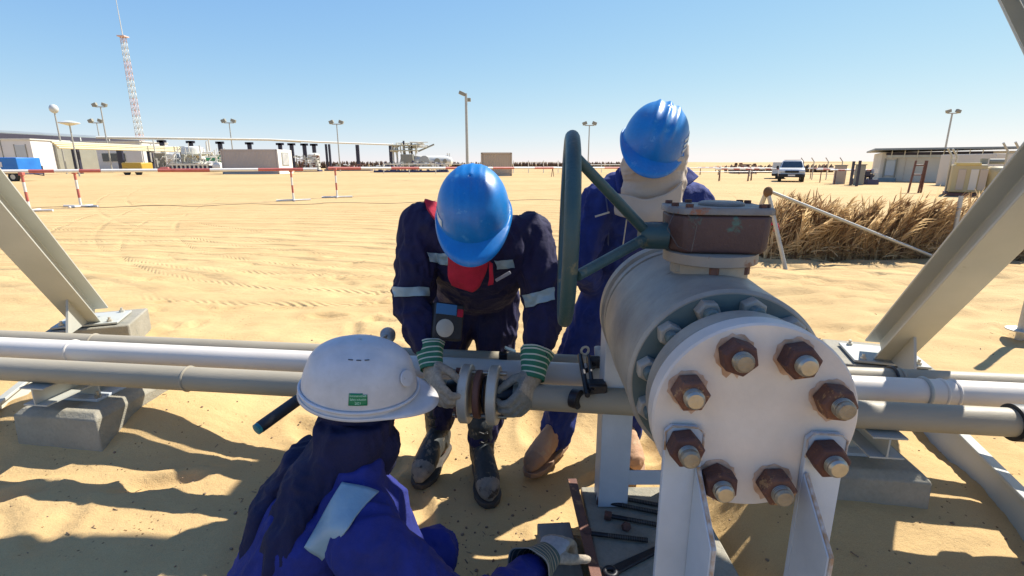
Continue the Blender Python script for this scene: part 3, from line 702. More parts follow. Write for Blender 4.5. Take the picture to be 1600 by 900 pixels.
def soft(name, build, mats, parent, vox=.012, it=4, amp=.010, freq=9, hot=(), strand=None, seed=0, label=None, paint=None, post=None):
    """one continuous skin: overlapping closed shapes fused, smoothed and creased"""
    mb = MB(); build(mb)
    me = mb.mesh(name, mats); o = bpy.data.objects.new(name, me); C.objects.link(o)
    r = o.modifiers.new('r', 'REMESH'); r.mode = 'VOXEL'; r.voxel_size = vox; r.adaptivity = 0
    if it: q = o.modifiers.new('s', 'SMOOTH'); q.factor = .6; q.iterations = it
    bpy.context.view_layer.update()
    dg = bpy.context.evaluated_depsgraph_get()
    m2 = bpy.data.meshes.new_from_object(o.evaluated_get(dg)); o.modifiers.clear(); o.data = m2
    m2.name = name
    n = len(m2.vertices)
    co = np.empty(n*3); m2.vertices.foreach_get('co', co); co = co.reshape(-1, 3)
    if amp:
        no = np.empty(n*3); m2.vertices.foreach_get('normal', no); no = no.reshape(-1, 3)
        d = np.zeros(n); o3 = V((seed*3.1, seed*1.7, seed*.9)); st = strand or (1, 1, .55)
        for i in range(n):
            p = V((co[i][0]*st[0], co[i][1]*st[1], co[i][2]*st[2]))*freq+o3
            wv = mnoise.noise_vector(p*.6)*.9
            a = 1-abs(mnoise.noise(p+wv))*2.6
            b = mnoise.noise(p*2.6+wv)
            c = 1-abs(mnoise.noise((p+wv)*2.1+V((9,3,1))))*3
            g = 1.0
            for hp, hr, hg in hot:
                dd_ = (V(co[i])-hp).length/hr
                if dd_ < 1.6: g += hg*math.exp(-dd_*dd_*1.5)
            d[i] = amp*g*(.75*max(a, -.4)+.22*b+.35*max(c, -.2)-.4)
        co = co+no*d[:, None]
        m2.vertices.foreach_set('co', co.ravel())
    if paint:
        mi = []
        for f in m2.polygons:
            mi.append(paint(f.center))
        m2.materials.clear()
        for m_ in mats: m2.materials.append(m_)
        m2.polygons.foreach_set('material_index', mi)
    l = wloc(parent) if parent else V((0,0,0))
    m2.transform(Matrix.Translation(-l)); smooth(m2, 180); m2.update()
    if parent: o.parent = parent
    if label: o['label'] = label
    return o
def limb(mb, pts, n=16):
    """joints (point, radius) joined by tapered lengths"""
    for i, (p, r) in enumerate(pts):
        mb.ell(p, (r, r, r), n=n)
        if i: mb.tube([pts[i-1][0], p], [pts[i-1][1], r], n)
def loft(mb, secs, n=24):
    """closed trunk: sections (centre, half width vector, half depth vector)"""
    mb.rings([[V(c)+V(a)*math.cos(2*PI*k/n)+V(b)*math.sin(2*PI*k/n) for k in range(n)] for c, a, b in secs])

# ---- hard hat
def hardhat(parent, c, fwd, up, m_, style, size=1.0, label=None):
    R = frame3(fwd, up); c = V(c)
    a0, b0, h0 = .117*size, .146*size, .142*size
    mb = MB(); nt, nf = 96, 30; rows = []
    def brim(t):
        f = max(0, math.cos(t)); return .010+(.060 if style != 'white' else .052)*f**3
    def pt(t, f, extra=0):
        # t: angle around (0 = front), f: 0 rim .. 1 crown
        ph = f*PI/2; cf = math.cos(ph)**.82; sf = math.sin(ph)**.9
        p = V((a0*cf*math.sin(t), b0*cf*math.cos(t), h0*sf))
        e = 0; x = p.x/size
        if style == 'ridge3':
            for xr in (-.036, 0, .036): e += .0065*math.exp(-((x-xr)/.0085)**2)*ss(.18, .45, f)
        elif style == 'smooth':
            for xr in (-.045, -.028, 0, .028, .045): e += .0022*math.exp(-((x-xr)/.007)**2)*ss(.12, .4, f)
        else:
            e += .006*math.exp(-((x)/.034)**4)*ss(.25, .5, f)
            e += .0045*float(ss(.30, .18, np.array(f)) if False else 0)
        nrm = V((p.x/a0**2, p.y/b0**2, p.z/h0**2+1e-6)).normalized()
        return p+nrm*(float(e)+extra)
    for i in range(nf+1):
        f = i/nf; rows.append([c+R@pt(2*PI*k/nt, f*.995) for k in range(nt)])
    # brim rows, drooping outwards
    outer = []
    for q in (1.0, .66, .33):
        rr = []
        for k in range(nt):
            t = 2*PI*k/nt; p = pt(t, 0); d = V((p.x, p.y, 0)).normalized()
            wdt = brim(t)*q
            rr.append(c+R@(p+d*wdt+V((0,0,-.004-.30*wdt*max(0, math.cos(t))**2-(.006 if q == 1.0 else 0)))))
        outer.append(rr)
    rows = outer+rows
    mb.rings(rows, cap=False)
    sh = part('hard_hat', mb, m_, parent, 0, 50, label)
    so_ = sh.modifiers.new('solid', 'SOLIDIFY'); so_.thickness = .0032; so_.offset = -1
    mb2 = MB()
    for sx in (-1, 1): mb2.tube([c+R@V((sx*a0*.86, .01, -.01)), c+R@V((sx*a0*.74, .03, -.07)), c+R@V((sx*a0*.35, .055, -.118)), c+R@V((0, .06, -.125))], .0035, 6)
    # harness band inside
    mb = MB(); rr = []
    for z in (-.020, .012): rr.append([c+R@(V((pt(2*PI*k/48, 0).x*.86, pt(2*PI*k/48, 0).y*.86, z))) for k in range(48)])
    mb.rings(rr, cap=False)
    hb = part('headband', mb, M['black'], sh); s2 = hb.modifiers.new('solid', 'SOLIDIFY'); s2.thickness = .002
    if style == 'smooth': part('chin_strap', mb2, M['black'], sh)
    return sh, R, pt
def decal(parent, R, c, pt, t0, t1, f0, f1, m_, name='sticker', off=.0012, nt=10, nf=8, mask=None):
    mb = MB(); rr = [[V(c)+R@pt(t0+(t1-t0)*i/nt, f0+(f1-f0)*j/nf, off) for i in range(nt+1)] for j in range(nf+1)]
    vs = [p for r in rr for p in r]; fs = []
    for j in range(nf):
        for i in range(nt):
            if mask and not mask((i+.5)/nt, (j+.5)/nf): continue
            a = j*(nt+1)+i; fs.append((a, a+1, a+nt+2, a+nt+1))
    mb.add(vs, fs); o = part(name, mb, m_, parent, 0, 180)
    s_ = o.modifiers.new('solid', 'SOLIDIFY'); s_.thickness = .0006; s_.offset = 1
    return o

# ---- glove: palm, four fingers and thumb, striped cuff
def glove(parent, wrist, fdir, back, thumb_side, curls, m_palm, m_back, s=1.0, cuff_dir=None, thumb=(.55, .75, -.45), cuff_len=.095, flare=.066, tcurl=.5, label=None, cuff_m=('glove_green', 'glove_stripe'), cuff_edge='glove_stripe', spreadf=.0):
    f = V(fdir).normalized(); b = V(back); b = (b-f*b.dot(f)).normalized(); x = f.cross(b)*thumb_side
    wst = V(wrist); L = lambda X, Y, Z: wst+(x*X+f*Y+b*Z)*s
    D = lambda X, Y, Z: (x*X+f*Y+b*Z)
    def build(mb):
        n = 20
        loft(mb, [(L(0,-.03,0), D(.030,0,0)*s, D(0,0,.024)*s), (L(0,0,0), D(.033,0,0)*s, D(0,0,.023)*s), (L(.002,.04,0), D(.043,0,0)*s, D(0,0,.020)*s), (L(0,.085,.002), D(.046,0,0)*s, D(0,0,.017)*s), (L(0,.102,0), D(.038,0,0)*s, D(0,0,.012)*s)], n)
        for i, (bx, ln) in enumerate(((.034, .92), (.0115, 1.03), (-.0115, .96), (-.033, .78))):
            by = .095-(.010 if i == 3 else .004 if i == 0 else 0)
            ang = 0; p = V((bx, by, 0)); pts = [(L(bx*.8, by-.035, 0), .0125*s), (L(*p), .0125*s)]
            sp = (1.5-i)*spreadf
            for k, (sl_, rr_) in enumerate(((.042, .0118), (.028, .0110), (.022, .0098))):
                ang += curls[i][k] if isinstance(curls[i], (tuple, list)) else curls[i]
                p = p+V((math.sin(sp)*sl_*ln, math.cos(ang)*sl_*ln*math.cos(sp), -math.sin(ang)*sl_*ln)); pts.append((L(*p), rr_*s))
            limb(mb, pts, 12)
        t = V(thumb).normalized(); q = V((.030, .018, -.006)); pts = [(L(.016, .010, -.002), .017*s), (L(*q), .0165*s)]
        q1 = q+t*.042; pts.append((L(*q1), .0140*s))
        t2 = (t+V((-.6*tcurl*1.2, .75, -.5*tcurl))*tcurl*1.4).normalized(); q2 = q1+t2*.030; pts.append((L(*q2), .0125*s))
        q3 = q2+(t2+V((-.3,.2,-.3))*tcurl).normalized()*.024; pts.append((L(*q3), .0108*s))
        limb(mb, pts, 12)
    mid = wst
    g = soft('glove', build, [m_palm, m_back], parent, .0038*s, 3, .0016, 34, strand=(1,1,1), seed=2,
             paint=lambda p: 1 if ((p-mid).dot(b) > .006*s and (p-mid).dot(f) < .080*s) else 0, label=label)
    cd = V(cuff_dir).normalized() if cuff_dir else -f
    rows, ms = [], []; N = 22
    for j in range(N+1):
        u = j/N; cc = wst+f*(.012*s)+cd*(cuff_len*s*u); r0 = .038+(flare-.038)*u**1.3
        e1 = b-cd*b.dot(cd); e1.normalize(); e2 = cd.cross(e1)
        row = []
        for k in range(40):
            a = 2*PI*k/40; w_ = 1+.05*math.sin(3*a+u*5)+.03*math.sin(7*a+2)*u
            row.append(cc+(e1*math.cos(a)*.86+e2*math.sin(a))*r0*s*w_)
        rows.append(row)
        ms.append(1 if (j % 4 == 3 or j >= N-1) else 0)
    mb = MB(); mb.rings(rows, cap=False, ms=ms)
    cf = part('glove_cuff', mb, [M[cuff_m[0]], M[cuff_m[1]]], g, 0, 180); s_ = cf.modifiers.new('solid', 'SOLIDIFY'); s_.thickness = .003; s_.offset = 0
    return g
# ---- boot
def boot(parent, ankle, toe, m_, m_toe, m_sole, height=.19, laces=True, s=1.0, lab=None):
    ank = V(ankle); toe = V(toe); f = toe-ank; f.z = 0; f.normalize(); r = V((f.y, -f.x, 0)); z0 = toe.z
    up = V((0,0,1)); L = .29*s
    heel = V((ank.x, ank.y, z0))-f*.075*s
    def build(mb):
        secs = []
        for t, w_, h in ((0, .020, .030), (.02, .034, .055), (.08, .038, .07), (.15, .040, .062), (.21, .046, .046), (.25, .044, .038), (.28, .034, .030), (.295, .016, .016)):
            secs.append((heel+f*t*s+up*(.022+h)*s, r*w_*s, up*h*s))
        loft(mb, secs, 20)
        top = ank+up*height
        limb(mb, [(heel+f*.075*s+up*.07*s, .044*s), (ank+up*.04*s, .046*s), (top, .054*s)], 18)
        loft(mb, [(ank+up*.02, r*.046, f*.06), (top+up*.01, r*.056, f*.060)], 20)
    tp = heel+f*.225*s
    o = soft('boot', build, [m_, m_toe], parent, .0065, 3, .003, 22, seed=4, paint=lambda p: 1 if ((p-heel).dot(f) > .215*s+.02*(p.z-z0)/.05) else 0, label=lab)
    mb = MB(); rr = []
    outl = [(0, .018), (.02, .034), (.07, .038), (.13, .036), (.19, .046), (.24, .047), (.275, .036), (.298, .016)]
    pl = [(t, w_) for t, w_ in outl]+[(t, -w_) for t, w_ in reversed(outl)]
    for z, sc in ((0, 1.0), (.012, 1.06), (.028, 1.05)): rr.append([heel+f*(t*s*(1 if sc == 1 else 1.01))+r*w_*s*sc+up*z for t, w_ in pl])
    mb.rings(rr); part('sole', mb, m_sole, o, .003)
    if laces:
        mb = MB()
        for k in range(7):
            u = k/6; c = heel+f*(.185-.065*min(1, u*1.5))*s+up*(.088+.17*u*u+.02*u)*s
            if u > .45: c = ank+f*.060*s+up*(.02+(height-.03)*(u-.3)/.7)
            w_ = .020
            mb.tube([c-r*w_, c+f*.008+up*.004, c+r*w_+up*.010], .003, 6); mb.tube([c+r*w_, c+f*.010+up*.004, c-r*w_+up*.010], .003, 6)
        part('laces', mb, M['black'], o)
    return o
def sleeve_band(parent, p0, p1, r, name='reflective_band', m_=None, seed=0, oval=1.0, ax=None):
    """reflective tape sewn round a sleeve"""
    p0, p1 = V(p0), V(p1); d = (p1-p0).normalized(); u = (V(ax) if ax else d.orthogonal()); u = (u-d*u.dot(d)).normalized(); w_ = d.cross(u); rows = []
    for j in range(9):
        c = p0.lerp(p1, j/8); row = []
        for k in range(56):
            a = 2*PI*k/56; rr = r*(1+.045*mnoise.noise(V((math.cos(a)*2+seed, math.sin(a)*2, j*.5)))+.02*math.sin(a*5+j))
            row.append(c+(u*math.cos(a)*oval+w_*math.sin(a))*rr)
        rows.append(row)
    mb = MB(); mb.rings(rows, cap=False); o = part(name, mb, m_ or M['band'], parent, 0, 180)
    s_ = o.modifiers.new('solid', 'SOLIDIFY'); s_.thickness = .004; s_.offset = 0
    return o
def head_body(mb, hc, R, neck, s=1.0):
    H = lambda x, y, z: V(hc)+R@V((x, y, z))*s
    mb.ell(H(0,0,.02), (.076*s, .096*s, .100*s), R); mb.ell(H(0,.028,-.045), (.058*s, .062*s, .068*s), R)
    mb.tube([H(0,.088,.01), H(0,.108,-.025)], [.008, .014], 8); mb.ell(H(0,.104,-.027), (.017, .014, .012), R, 10)
    for sx in (-1, 1):
        mb.ell(H(sx*.078, -.005, -.012), (.010, .020, .030), R, 10); mb.ell(H(sx*.030, .086, .012), (.016, .010, .010), R, 10)
    mb.ell(H(0,.088,-.062), (.024, .012, .010), R, 10)
    limb(mb, [(H(0,-.02,-.05), .055*s), (neck, .060*s)])
def flap(name, pts_rows, m_, parent, thick=.003, amp=.004, seed=0, label=None):
    """cloth sheet through a grid of points"""
    rows = [[V(p) for p in r] for r in pts_rows]; U = 5
    def cr(a, b, c, d, t): return ((b*2)+(c-a)*t+(a*2-b*5+c*4-d)*t*t+(b*3-a-c*3+d)*t*t*t)*.5
    def dense(l):
        o = []; n = len(l)
        for i in range(n-1):
            for k in range(U):
                o.append(cr(l[max(i-1,0)], l[i], l[i+1], l[min(i+2,n-1)], k/U))
        return o+[l[-1]]
    r1 = [dense(r) for r in rows]; cols = [dense([r[i] for r in r1]) for i in range(len(r1[0]))]
    nx_, ny_ = len(cols), len(cols[0]); vs = []; fs = []
    for i in range(nx_):
        for j in range(ny_):
            p = cols[i][j]; vs.append(p+mnoise.noise_vector(p*22+V((seed,0,0)))*amp)
    for i in range(nx_-1):
        for j in range(ny_-1): a = i*ny_+j; fs.append((a, a+1, a+ny_+1, a+ny_))
    mb = MB(); mb.add(vs, fs); o = part(name, mb, m_, parent, 0, 180, label); s_ = o.modifiers.new('solid', 'SOLIDIFY'); s_.thickness = thick; s_.offset = 0
    return o

from mathutils.bvhtree import BVHTree
def drape(person, pxrows, m_, name, off=.005, thick=.004, amp=.0008, seed=0):
    cv = [c for c in person.children if c.name.startswith('coverall')][0]
    bv = BVHTree.FromPolygons([v.co+V(person.location) for v in cv.data.vertices], [tuple(f.vertices) for f in cv.data.polygons])
    o_ = V((0,0,CAMZ)); rows = []
    for r in pxrows:
        rr = []
        for u_, v_ in r:
            hit, nrm, _, _ = bv.ray_cast(o_, ray(u_, v_).normalized())
            if hit is None:
                q = rr[-1] if rr else P(u_, v_, person.location.y); hit, nrm, _, _ = bv.find_nearest(q+V((.004,0,-.004)))
            rr.append(hit+nrm*off)
        rows.append(rr)
    return flap(name, rows, m_, person, thick, amp, seed)
def grid_px(tl, tr, br, bl, nr=4, nc=5):
    L2 = lambda a, b, t: (a[0]+(b[0]-a[0])*t, a[1]+(b[1]-a[1])*t)
    return [[L2(L2(tl, bl, i/nr), L2(tr, br, i/nr), j/nc) for j in range(nc+1)] for i in range(nr+1)]
# ================= worker bending over the flange joint
def worker_bending():
    root = V((-.08, 2.3, 0))
    hc = P(740, 330, 1.66)                                     # helmet rim centre region
    up = V((-.02, -.60, .80)); fwd = V((0, -.80, -.60))
    R = frame3(fwd, up)
    head = hc-R@V((0, 0, .03))
    neck = V((-.10, 1.86, 1.235))
    shL, shR = P(657, 352, 1.93), P(829, 366, 1.93)
    elL, elR = P(645, 470, 1.90), P(852, 478, 1.90)
    wrL, wrR = P(671, 556, 1.77), P(836, 572, 1.77)
    hip = P(742, 462, 2.40)
    hpL, hpR = hip+V((-.10,0,-.03)), hip+V((.10,0,-.03))
    knL, knR = P(700, 560, 2.34), P(772, 560, 2.32)
    anL, anR = G(684, 712, .06)+V((0,.05,0)), G(753, 734, .05)+V((0,.03,0))
    def body(mb):
        head_body(mb, head, R, neck)
        loft(mb, [(hip+V((0,.02,-.08)), V((.13,0,0)), V((0,.09,.02))), (hip, V((.12,0,0)), V((0,.06,.04))), (hip.lerp(neck, .4)+V((0,0,.03)), V((.11,0,0)), V((0,.03,.05))), (neck.lerp(hip, .2)+V((0,.02,.01)), V((.13,0,0)), V((0,.03,.05))), (neck, V((.06,0,0)), V((0,.03,.05)))])
        for s_, e, w_ in ((shL, elL, wrL), (shR, elR, wrR)): limb(mb, [(neck.lerp(s_, .6), .055), (s_, .048), (e, .038), (w_, .027)])
        for h, k, a in ((hpL, knL, anL), (hpR, knR, anR)): limb(mb, [(h, .085), (k, .055), (a, .038)])
    b = soft('person', body, [M['skin']], None, .012, 3, 0)
    b.data.transform(Matrix.Translation(-root)); b.location = root
    setp(b, 'person in dark navy coverall and smooth blue helmet, bent over the pipe flanges', 'person', 'workers at the valve')
    def suit(mb):
        mid = hip.lerp(neck, .5)
        loft(mb, [(hip+V((0,.01,-.14)), V((.135,0,0)), V((0,.10,.01))), (hip+V((0,0,-.02)), V((.185,0,0)), V((0,.12,.04))), (mid+V((0,0,-.03)), V((.185,0,0)), V((0,.09,.12))),
                  (neck.lerp(hip, .22)+V((0,0,-.02)), V((.205,0,0)), V((0,.07,.12))), (neck+V((0,.0,-.01)), V((.16,0,0)), V((0,.06,.085))), (neck+V((0,-.05,.02)), V((.08,0,0)), V((0,.03,.05)))])
        for s_, e, w_ in ((shL, elL, wrL), (shR, elR, wrR)):
            limb(mb, [(neck.lerp(s_, .55)+V((0,.02,-.01)), .085), (s_+V((0,.02,0)), .082), (s_.lerp(e, .5), .080), (e, .078), (e.lerp(w_, .55), .066), (w_+(e-w_).normalized()*.055, .050)], 20)
        for h, k, a in ((hpL, knL, anL), (hpR, knR, anR)):
            limb(mb, [(h+V((0,0,.02)), .125), (h.lerp(k, .5), .112), (k, .088), (k.lerp(a, .55), .078), (a+V((0,0,.16)), .068)], 20)
    hot = [(elL, .16, 1.1), (elR, .16, 1.1), (shL, .12, .5), (shR, .12, .5), (knL, .16, .8), (knR, .16, .8), (hip, .2, .7), (wrL, .12, .8), (wrR, .12, .8)]
    soft('coverall', suit, [M['navy']], b, .0075, 3, .0100, 13, hot, seed=1)
    # red cloth: at the throat and on the shoulder
    dz = lambda p, q: p+V(q)
    c0 = P(735, 385, 1.78)
    flap('neckerchief', [[P(702, 372, 1.74), P(725, 376, 1.72), P(752, 376, 1.72), P(776, 378, 1.75)], [P(700, 400, 1.74), P(724, 404, 1.72), P(750, 405, 1.72), P(766, 402, 1.74)],
                         [P(700, 430, 1.76), P(722, 438, 1.75), P(744, 440, 1.75), P(758, 428, 1.76)], [P(706, 446, 1.78), P(722, 451, 1.78), P(738, 456, 1.78), P(748, 448, 1.78)]], M['redc'], b, .004, .004, 3)
    drape(b, grid_px((655,306),(720,292),(720,352),(684,350),4,5), M['redc'], 'neckerchief', .012, .010, .003, 5)
    flap('neckerchief', [[P(764, 408, 1.73), P(770, 412, 1.73)], [P(765, 432, 1.74), P(771, 436, 1.74)], [P(763, 447, 1.75), P(771, 445, 1.75)]], M['redc'], b, .004, .003, 6)
    drape(b, grid_px((665,394),(702,396),(702,413),(672,409)), M['band'], 'reflective_band', .006, .003, .002, 7)
    drape(b, grid_px((772,407),(800,405),(803,417),(776,419)), M['band'], 'reflective_band', .006, .003, .002, 8)
    drape(b, grid_px((614,448),(670,448),(669,462),(617,463),4,7), M['band'], 'reflective_band', .006, .003, .0015, 9)
    drape(b, grid_px((818,461),(864,448),(866,468),(823,481),4,7), M['band'], 'reflective_band', .006, .003, .0015, 10)
    pk = part('pocket_flap', MB().box(P(786, 432, 1.775), (.062, .006, .012), Matrix.Rotation(math.radians(-30), 4, 'Y')), M['rubber_trim'], b, .002)
    sh, R2, pt = hardhat(b, hc, fwd, up, M['helmet_blue'], 'smooth', 1.0)
    decal(sh, R2, hc, pt, math.radians(52), math.radians(125), .05, .16, M['sticker_white'], mask=lambda i, j: j < .35 or (i < .45 and j < 1))
    glove(b, P(672, 572, 1.75), P(690, 634, 1.64)-P(672, 572, 1.75), (-.75, -.62, .1), -1, [(.55, .9, .7)]*4, M['glove_cloth'], M['glove_cloth'], 1.18, P(668, 500, 1.86)-P(672, 572, 1.75), thumb=(.35, .75, -.75), cuff_len=.085, flare=.052)
    glove(b, P(834, 588, 1.75), P(810, 642, 1.64)-P(834, 588, 1.75), (.70, -.66, .1), 1, [(.5, .9, .7)]*4, M['glove_grey'], M['glove_cloth'], 1.20, P(846, 515, 1.86)-P(834, 588, 1.75), thumb=(.35, .75, -.75), cuff_len=.095, flare=.058)
    boot(b, anL, V((anL.x-.06, anL.y-.28, .025)), M['boot'], M['boot_toe'], M['sole'], .23, s=1.27)
    boot(b, anR, V((anR.x+.05, anR.y-.28, .020)), M['boot'], M['boot_toe'], M['sole'], .23, s=1.27)
    # gas detector hanging on the pocket
    rp = P(697, 503, 1.84); RR = Matrix.Rotation(math.radians(28), 4, 'Z') @ Matrix.Rotation(math.radians(-18), 4, 'X') @ Matrix.Rotation(math.radians(14), 4, 'Y')
    g = thing('gas_detector', 'black handheld gas detector with round grey grille clipped at the bending worker\'s waist', 'gas detector', rp)
    r3 = RR.to_3x3()
    part('case', MB().box(rp, (.118, .065, .140), RR), M['black'], g, .008)
    part('screen', MB().box(rp+r3@V((-.014, -.0335, .045)), (.080, .004, .040), RR), M['screen_blue'], g, .001)
    part('speaker_grille', MB().lathe([(0, .034), (.004, .034), (.005, .029)], rp+r3@V((-.014, -.0325, -.026)), r3@V((0,-1,0)), 32), M['steel'], g)
    part('alarm_cap', MB().box(rp+r3@V((.042, -.031, .036)), (.024, .010, .030), RR), M['redc'], g, .003)
M['screen_blue'] = mat('blue_screen_frame', (.06,.20,.42), (.04,.14,.3), .3)
worker_bending()

M['seam'] = mat('pale_stitching', (.10,.13,.26), (.07,.09,.2), .8, scale=30)
# ================= worker standing behind the handwheel
M['boot_tan2'] = mat('tan_boot_toe', (.36,.22,.14), (.28,.17,.11), .8, scale=12, bump=.2)
def worker_standing():
    root = V((.42, 2.4, 0))
    hc = P(1021, 222, 1.98)
    up = V((.22, -.52, .83)); fwd = V((-.28, -.76, -.40))
    R = frame3(fwd, up); head = hc-R@V((0, 0, .035))
    neck = V((.50, 2.20, 1.42))
    shL, shR = P(938, 312, 2.20), P(1082, 312, 2.20)
    elL, elR = P(905, 405, 2.16), P(1112, 400, 2.12)
    wrL, wrR = P(938, 470, 2.52), P(1075, 445, 1.86)
    hip = P(985, 440, 2.42)
    hpL, hpR = hip+V((-.10,0,-.04)), hip+V((.10,0,-.04))
    knL, knR = P(893, 570, 2.38), P(1000, 570, 2.42)
    anL, anR = V((.225, 2.35, .10)), V((.585, 2.38, .10))
    def body(mb):
        head_body(mb, head, R, neck)
        loft(mb, [(hip+V((0,0,-.1)), V((.12,0,0)), V((0,.08,0))), (hip, V((.14,0,0)), V((0,.09,0))), (hip.lerp(neck, .5), V((.13,0,0)), V((0,.09,0))), (hip.lerp(neck, .85), V((.16,0,0)), V((0,.09,.02))), (neck, V((.06,0,0)), V((0,.05,0)))])
        for s_, e, w_ in ((shL, elL, wrL), (shR, elR, wrR)): limb(mb, [(neck.lerp(s_, .6), .055), (s_, .048), (e, .038), (w_, .027)])
        for h, k, a in ((hpL, knL, anL), (hpR, knR, anR)): limb(mb, [(h, .085), (k, .055), (a, .038)])
    b = soft('person', body, [M['skin']], None, .012, 3, 0)
    b.data.transform(Matrix.Translation(-root)); b.location = root
    setp(b, 'person in blue coverall and ribbed blue helmet, face wrapped in beige cloth, behind the handwheel', 'person', 'workers at the valve')
    def suit(mb):
        mid = hip.lerp(neck, .5)
        loft(mb, [(hip+V((0,0,-.16)), V((.15,0,0)), V((0,.11,0))), (hip, V((.19,0,0)), V((0,.125,0))), (mid, V((.185,0,0)), V((0,.125,0))), (hip.lerp(neck, .82), V((.205,0,0)), V((0,.115,.02))), (neck+V((0,0,-.01)), V((.13,0,0)), V((0,.075,.02))), (neck+V((0,-.01,.04)), V((.085,0,0)), V((0,.06,.01)))])
        for s_, e, w_ in ((shL, elL, wrL), (shR, elR, wrR)):
            limb(mb, [(neck.lerp(s_, .55)+V((0,.0,-.02)), .090), (s_, .078), (s_.lerp(e, .5), .075), (e, .070), (e.lerp(w_, .55), .060), (w_, .050)], 20)
        for h, k, a in ((hpL, knL, anL), (hpR, knR, anR)):
            limb(mb, [(h+V((0,0,.02)), .125), (h.lerp(k, .5), .108), (k, .088), (k.lerp(a, .55), .080), (a+V((0,0,.05)), .082)], 20)
    hot = [(elL, .16, .9), (elR, .16, .9), (shL, .12, .5), (shR, .12, .5), (knL, .2, .7), (knR, .2, .7), (hip, .2, .6), (anL, .2, 1.0), (anR, .2, 1.0)]
    soft('coverall', suit, [M['blue']], b, .0075, 3, .0100, 12, hot, seed=6)
    # collar wings
    flap('collar', [[P(1068, 258, 2.12), P(1078, 264, 2.10), P(1092, 276, 2.08)], [P(1062, 276, 2.08), P(1072, 282, 2.06), P(1080, 286, 2.05)], [P(1052, 300, 2.05), P(1058, 298, 2.04), P(1064, 294, 2.04)]], M['blue'], b, .006, .003, 1)
    flap('collar', [[P(975, 258, 2.14), P(968, 262, 2.12), P(963, 268, 2.12)], [P(974, 285, 2.08), P(968, 284, 2.08), P(962, 280, 2.10)], [P(972, 300, 2.07), P(968, 300, 2.07), P(965, 296, 2.08)]], M['blue'], b, .006, .003, 2)
    drape(b, [[(944, 300), (948, 330), (950, 370), (948, 410)], [(946, 300), (950, 330), (952, 370), (950, 410)]], M['seam'], 'seam', .0025, .002, 0)
    drape(b, [[(1042, 345), (1044, 360), (1044, 380)], [(1044, 345), (1046, 360), (1046, 380)]], M['seam'], 'seam', .0025, .002, 0)
    part('zip', MB().tube([P(979, 343, 2.035), P(976, 365, 2.045), P(973, 385, 2.06), P(974, 400, 2.09)], .0025, 6), M['steel'], b)
    part('pocket_trim', MB().box(P(941, 335, 2.055), (.060, .005, .007), Matrix.Rotation(math.radians(-17), 4, 'Y')), M['steel'], b, .001)
    # face cloth
    def mask(mb):
        c = head
        mb.ell(c+R@V((0,.018,-.03)), (.092,.112,.115), R)
        loft(mb, [(P(1028, 245, 1.99), V((.098,0,0)), V((0,.10,0))), (P(1022, 275, 2.01), V((.112,0,0)), V((0,.10,0))), (P(1018, 300, 2.03), V((.125,.01,0)), V((0,.10,0))), (P(1014, 332, 2.06), V((.128,.0,.0)), V((0,.085,0)))])
        mb.tube([P(1064, 225, 2.03), P(1056, 300, 2.04), P(1054, 335, 2.03)], [.03, .035, .02], 12)
    soft('face_cloth', mask, [M['beige']], b, .0055, 3, .0095, 8, strand=(.5,.7,1.5), seed=12)
    flap('cloth_edge', [[P(962, 300, 1.925), P(985, 306, 1.90), P(1015, 312, 1.89), P(1045, 300, 1.90), P(1066, 284, 1.93)], [P(960, 320, 1.93), P(988, 326, 1.905), P(1016, 332, 1.895), P(1044, 326, 1.905), P(1063, 312, 1.93)],
         [P(961, 335, 1.94), P(985, 343, 1.915), P(1012, 346, 1.91), P(1042, 344, 1.915), P(1060, 336, 1.94)]], M['beige'], b, .004, .006, 11)
    sh, R2, pt = hardhat(b, hc, fwd, up, M['helmet_blue'], 'ridge3', 1.0)
    decal(sh, R2, hc, pt, math.radians(-100), math.radians(-62), .10, .34, M['sticker_white'], mask=lambda i, j: (j*5) % 2 < 1.4)
    for w_, e in ((wrL, elL), (wrR, elR)):
        f_ = (w_-e).normalized()
        glove(b, w_+f_*.02, f_+V((0,-.3,-.2)), (0, -.4, .9), 1 if w_ is wrL else -1, [.5]*4, M['glove_cloth'], M['glove_cloth'], .95, -f_, cuff_len=.07, flare=.055)
    boot(b, V((.225, 2.35, .10)), V((.07, 2.12, .045)), M['boot_tan'], M['boot_tan2'], M['sole_tan'], .09, laces=True, s=1.2)
    boot(b, V((.585, 2.38, .10)), V((.595, 2.10, .05)), M['boot_tan'], M['boot_tan'], M['sole_tan'], .08, laces=True, s=1.15)
worker_standing()

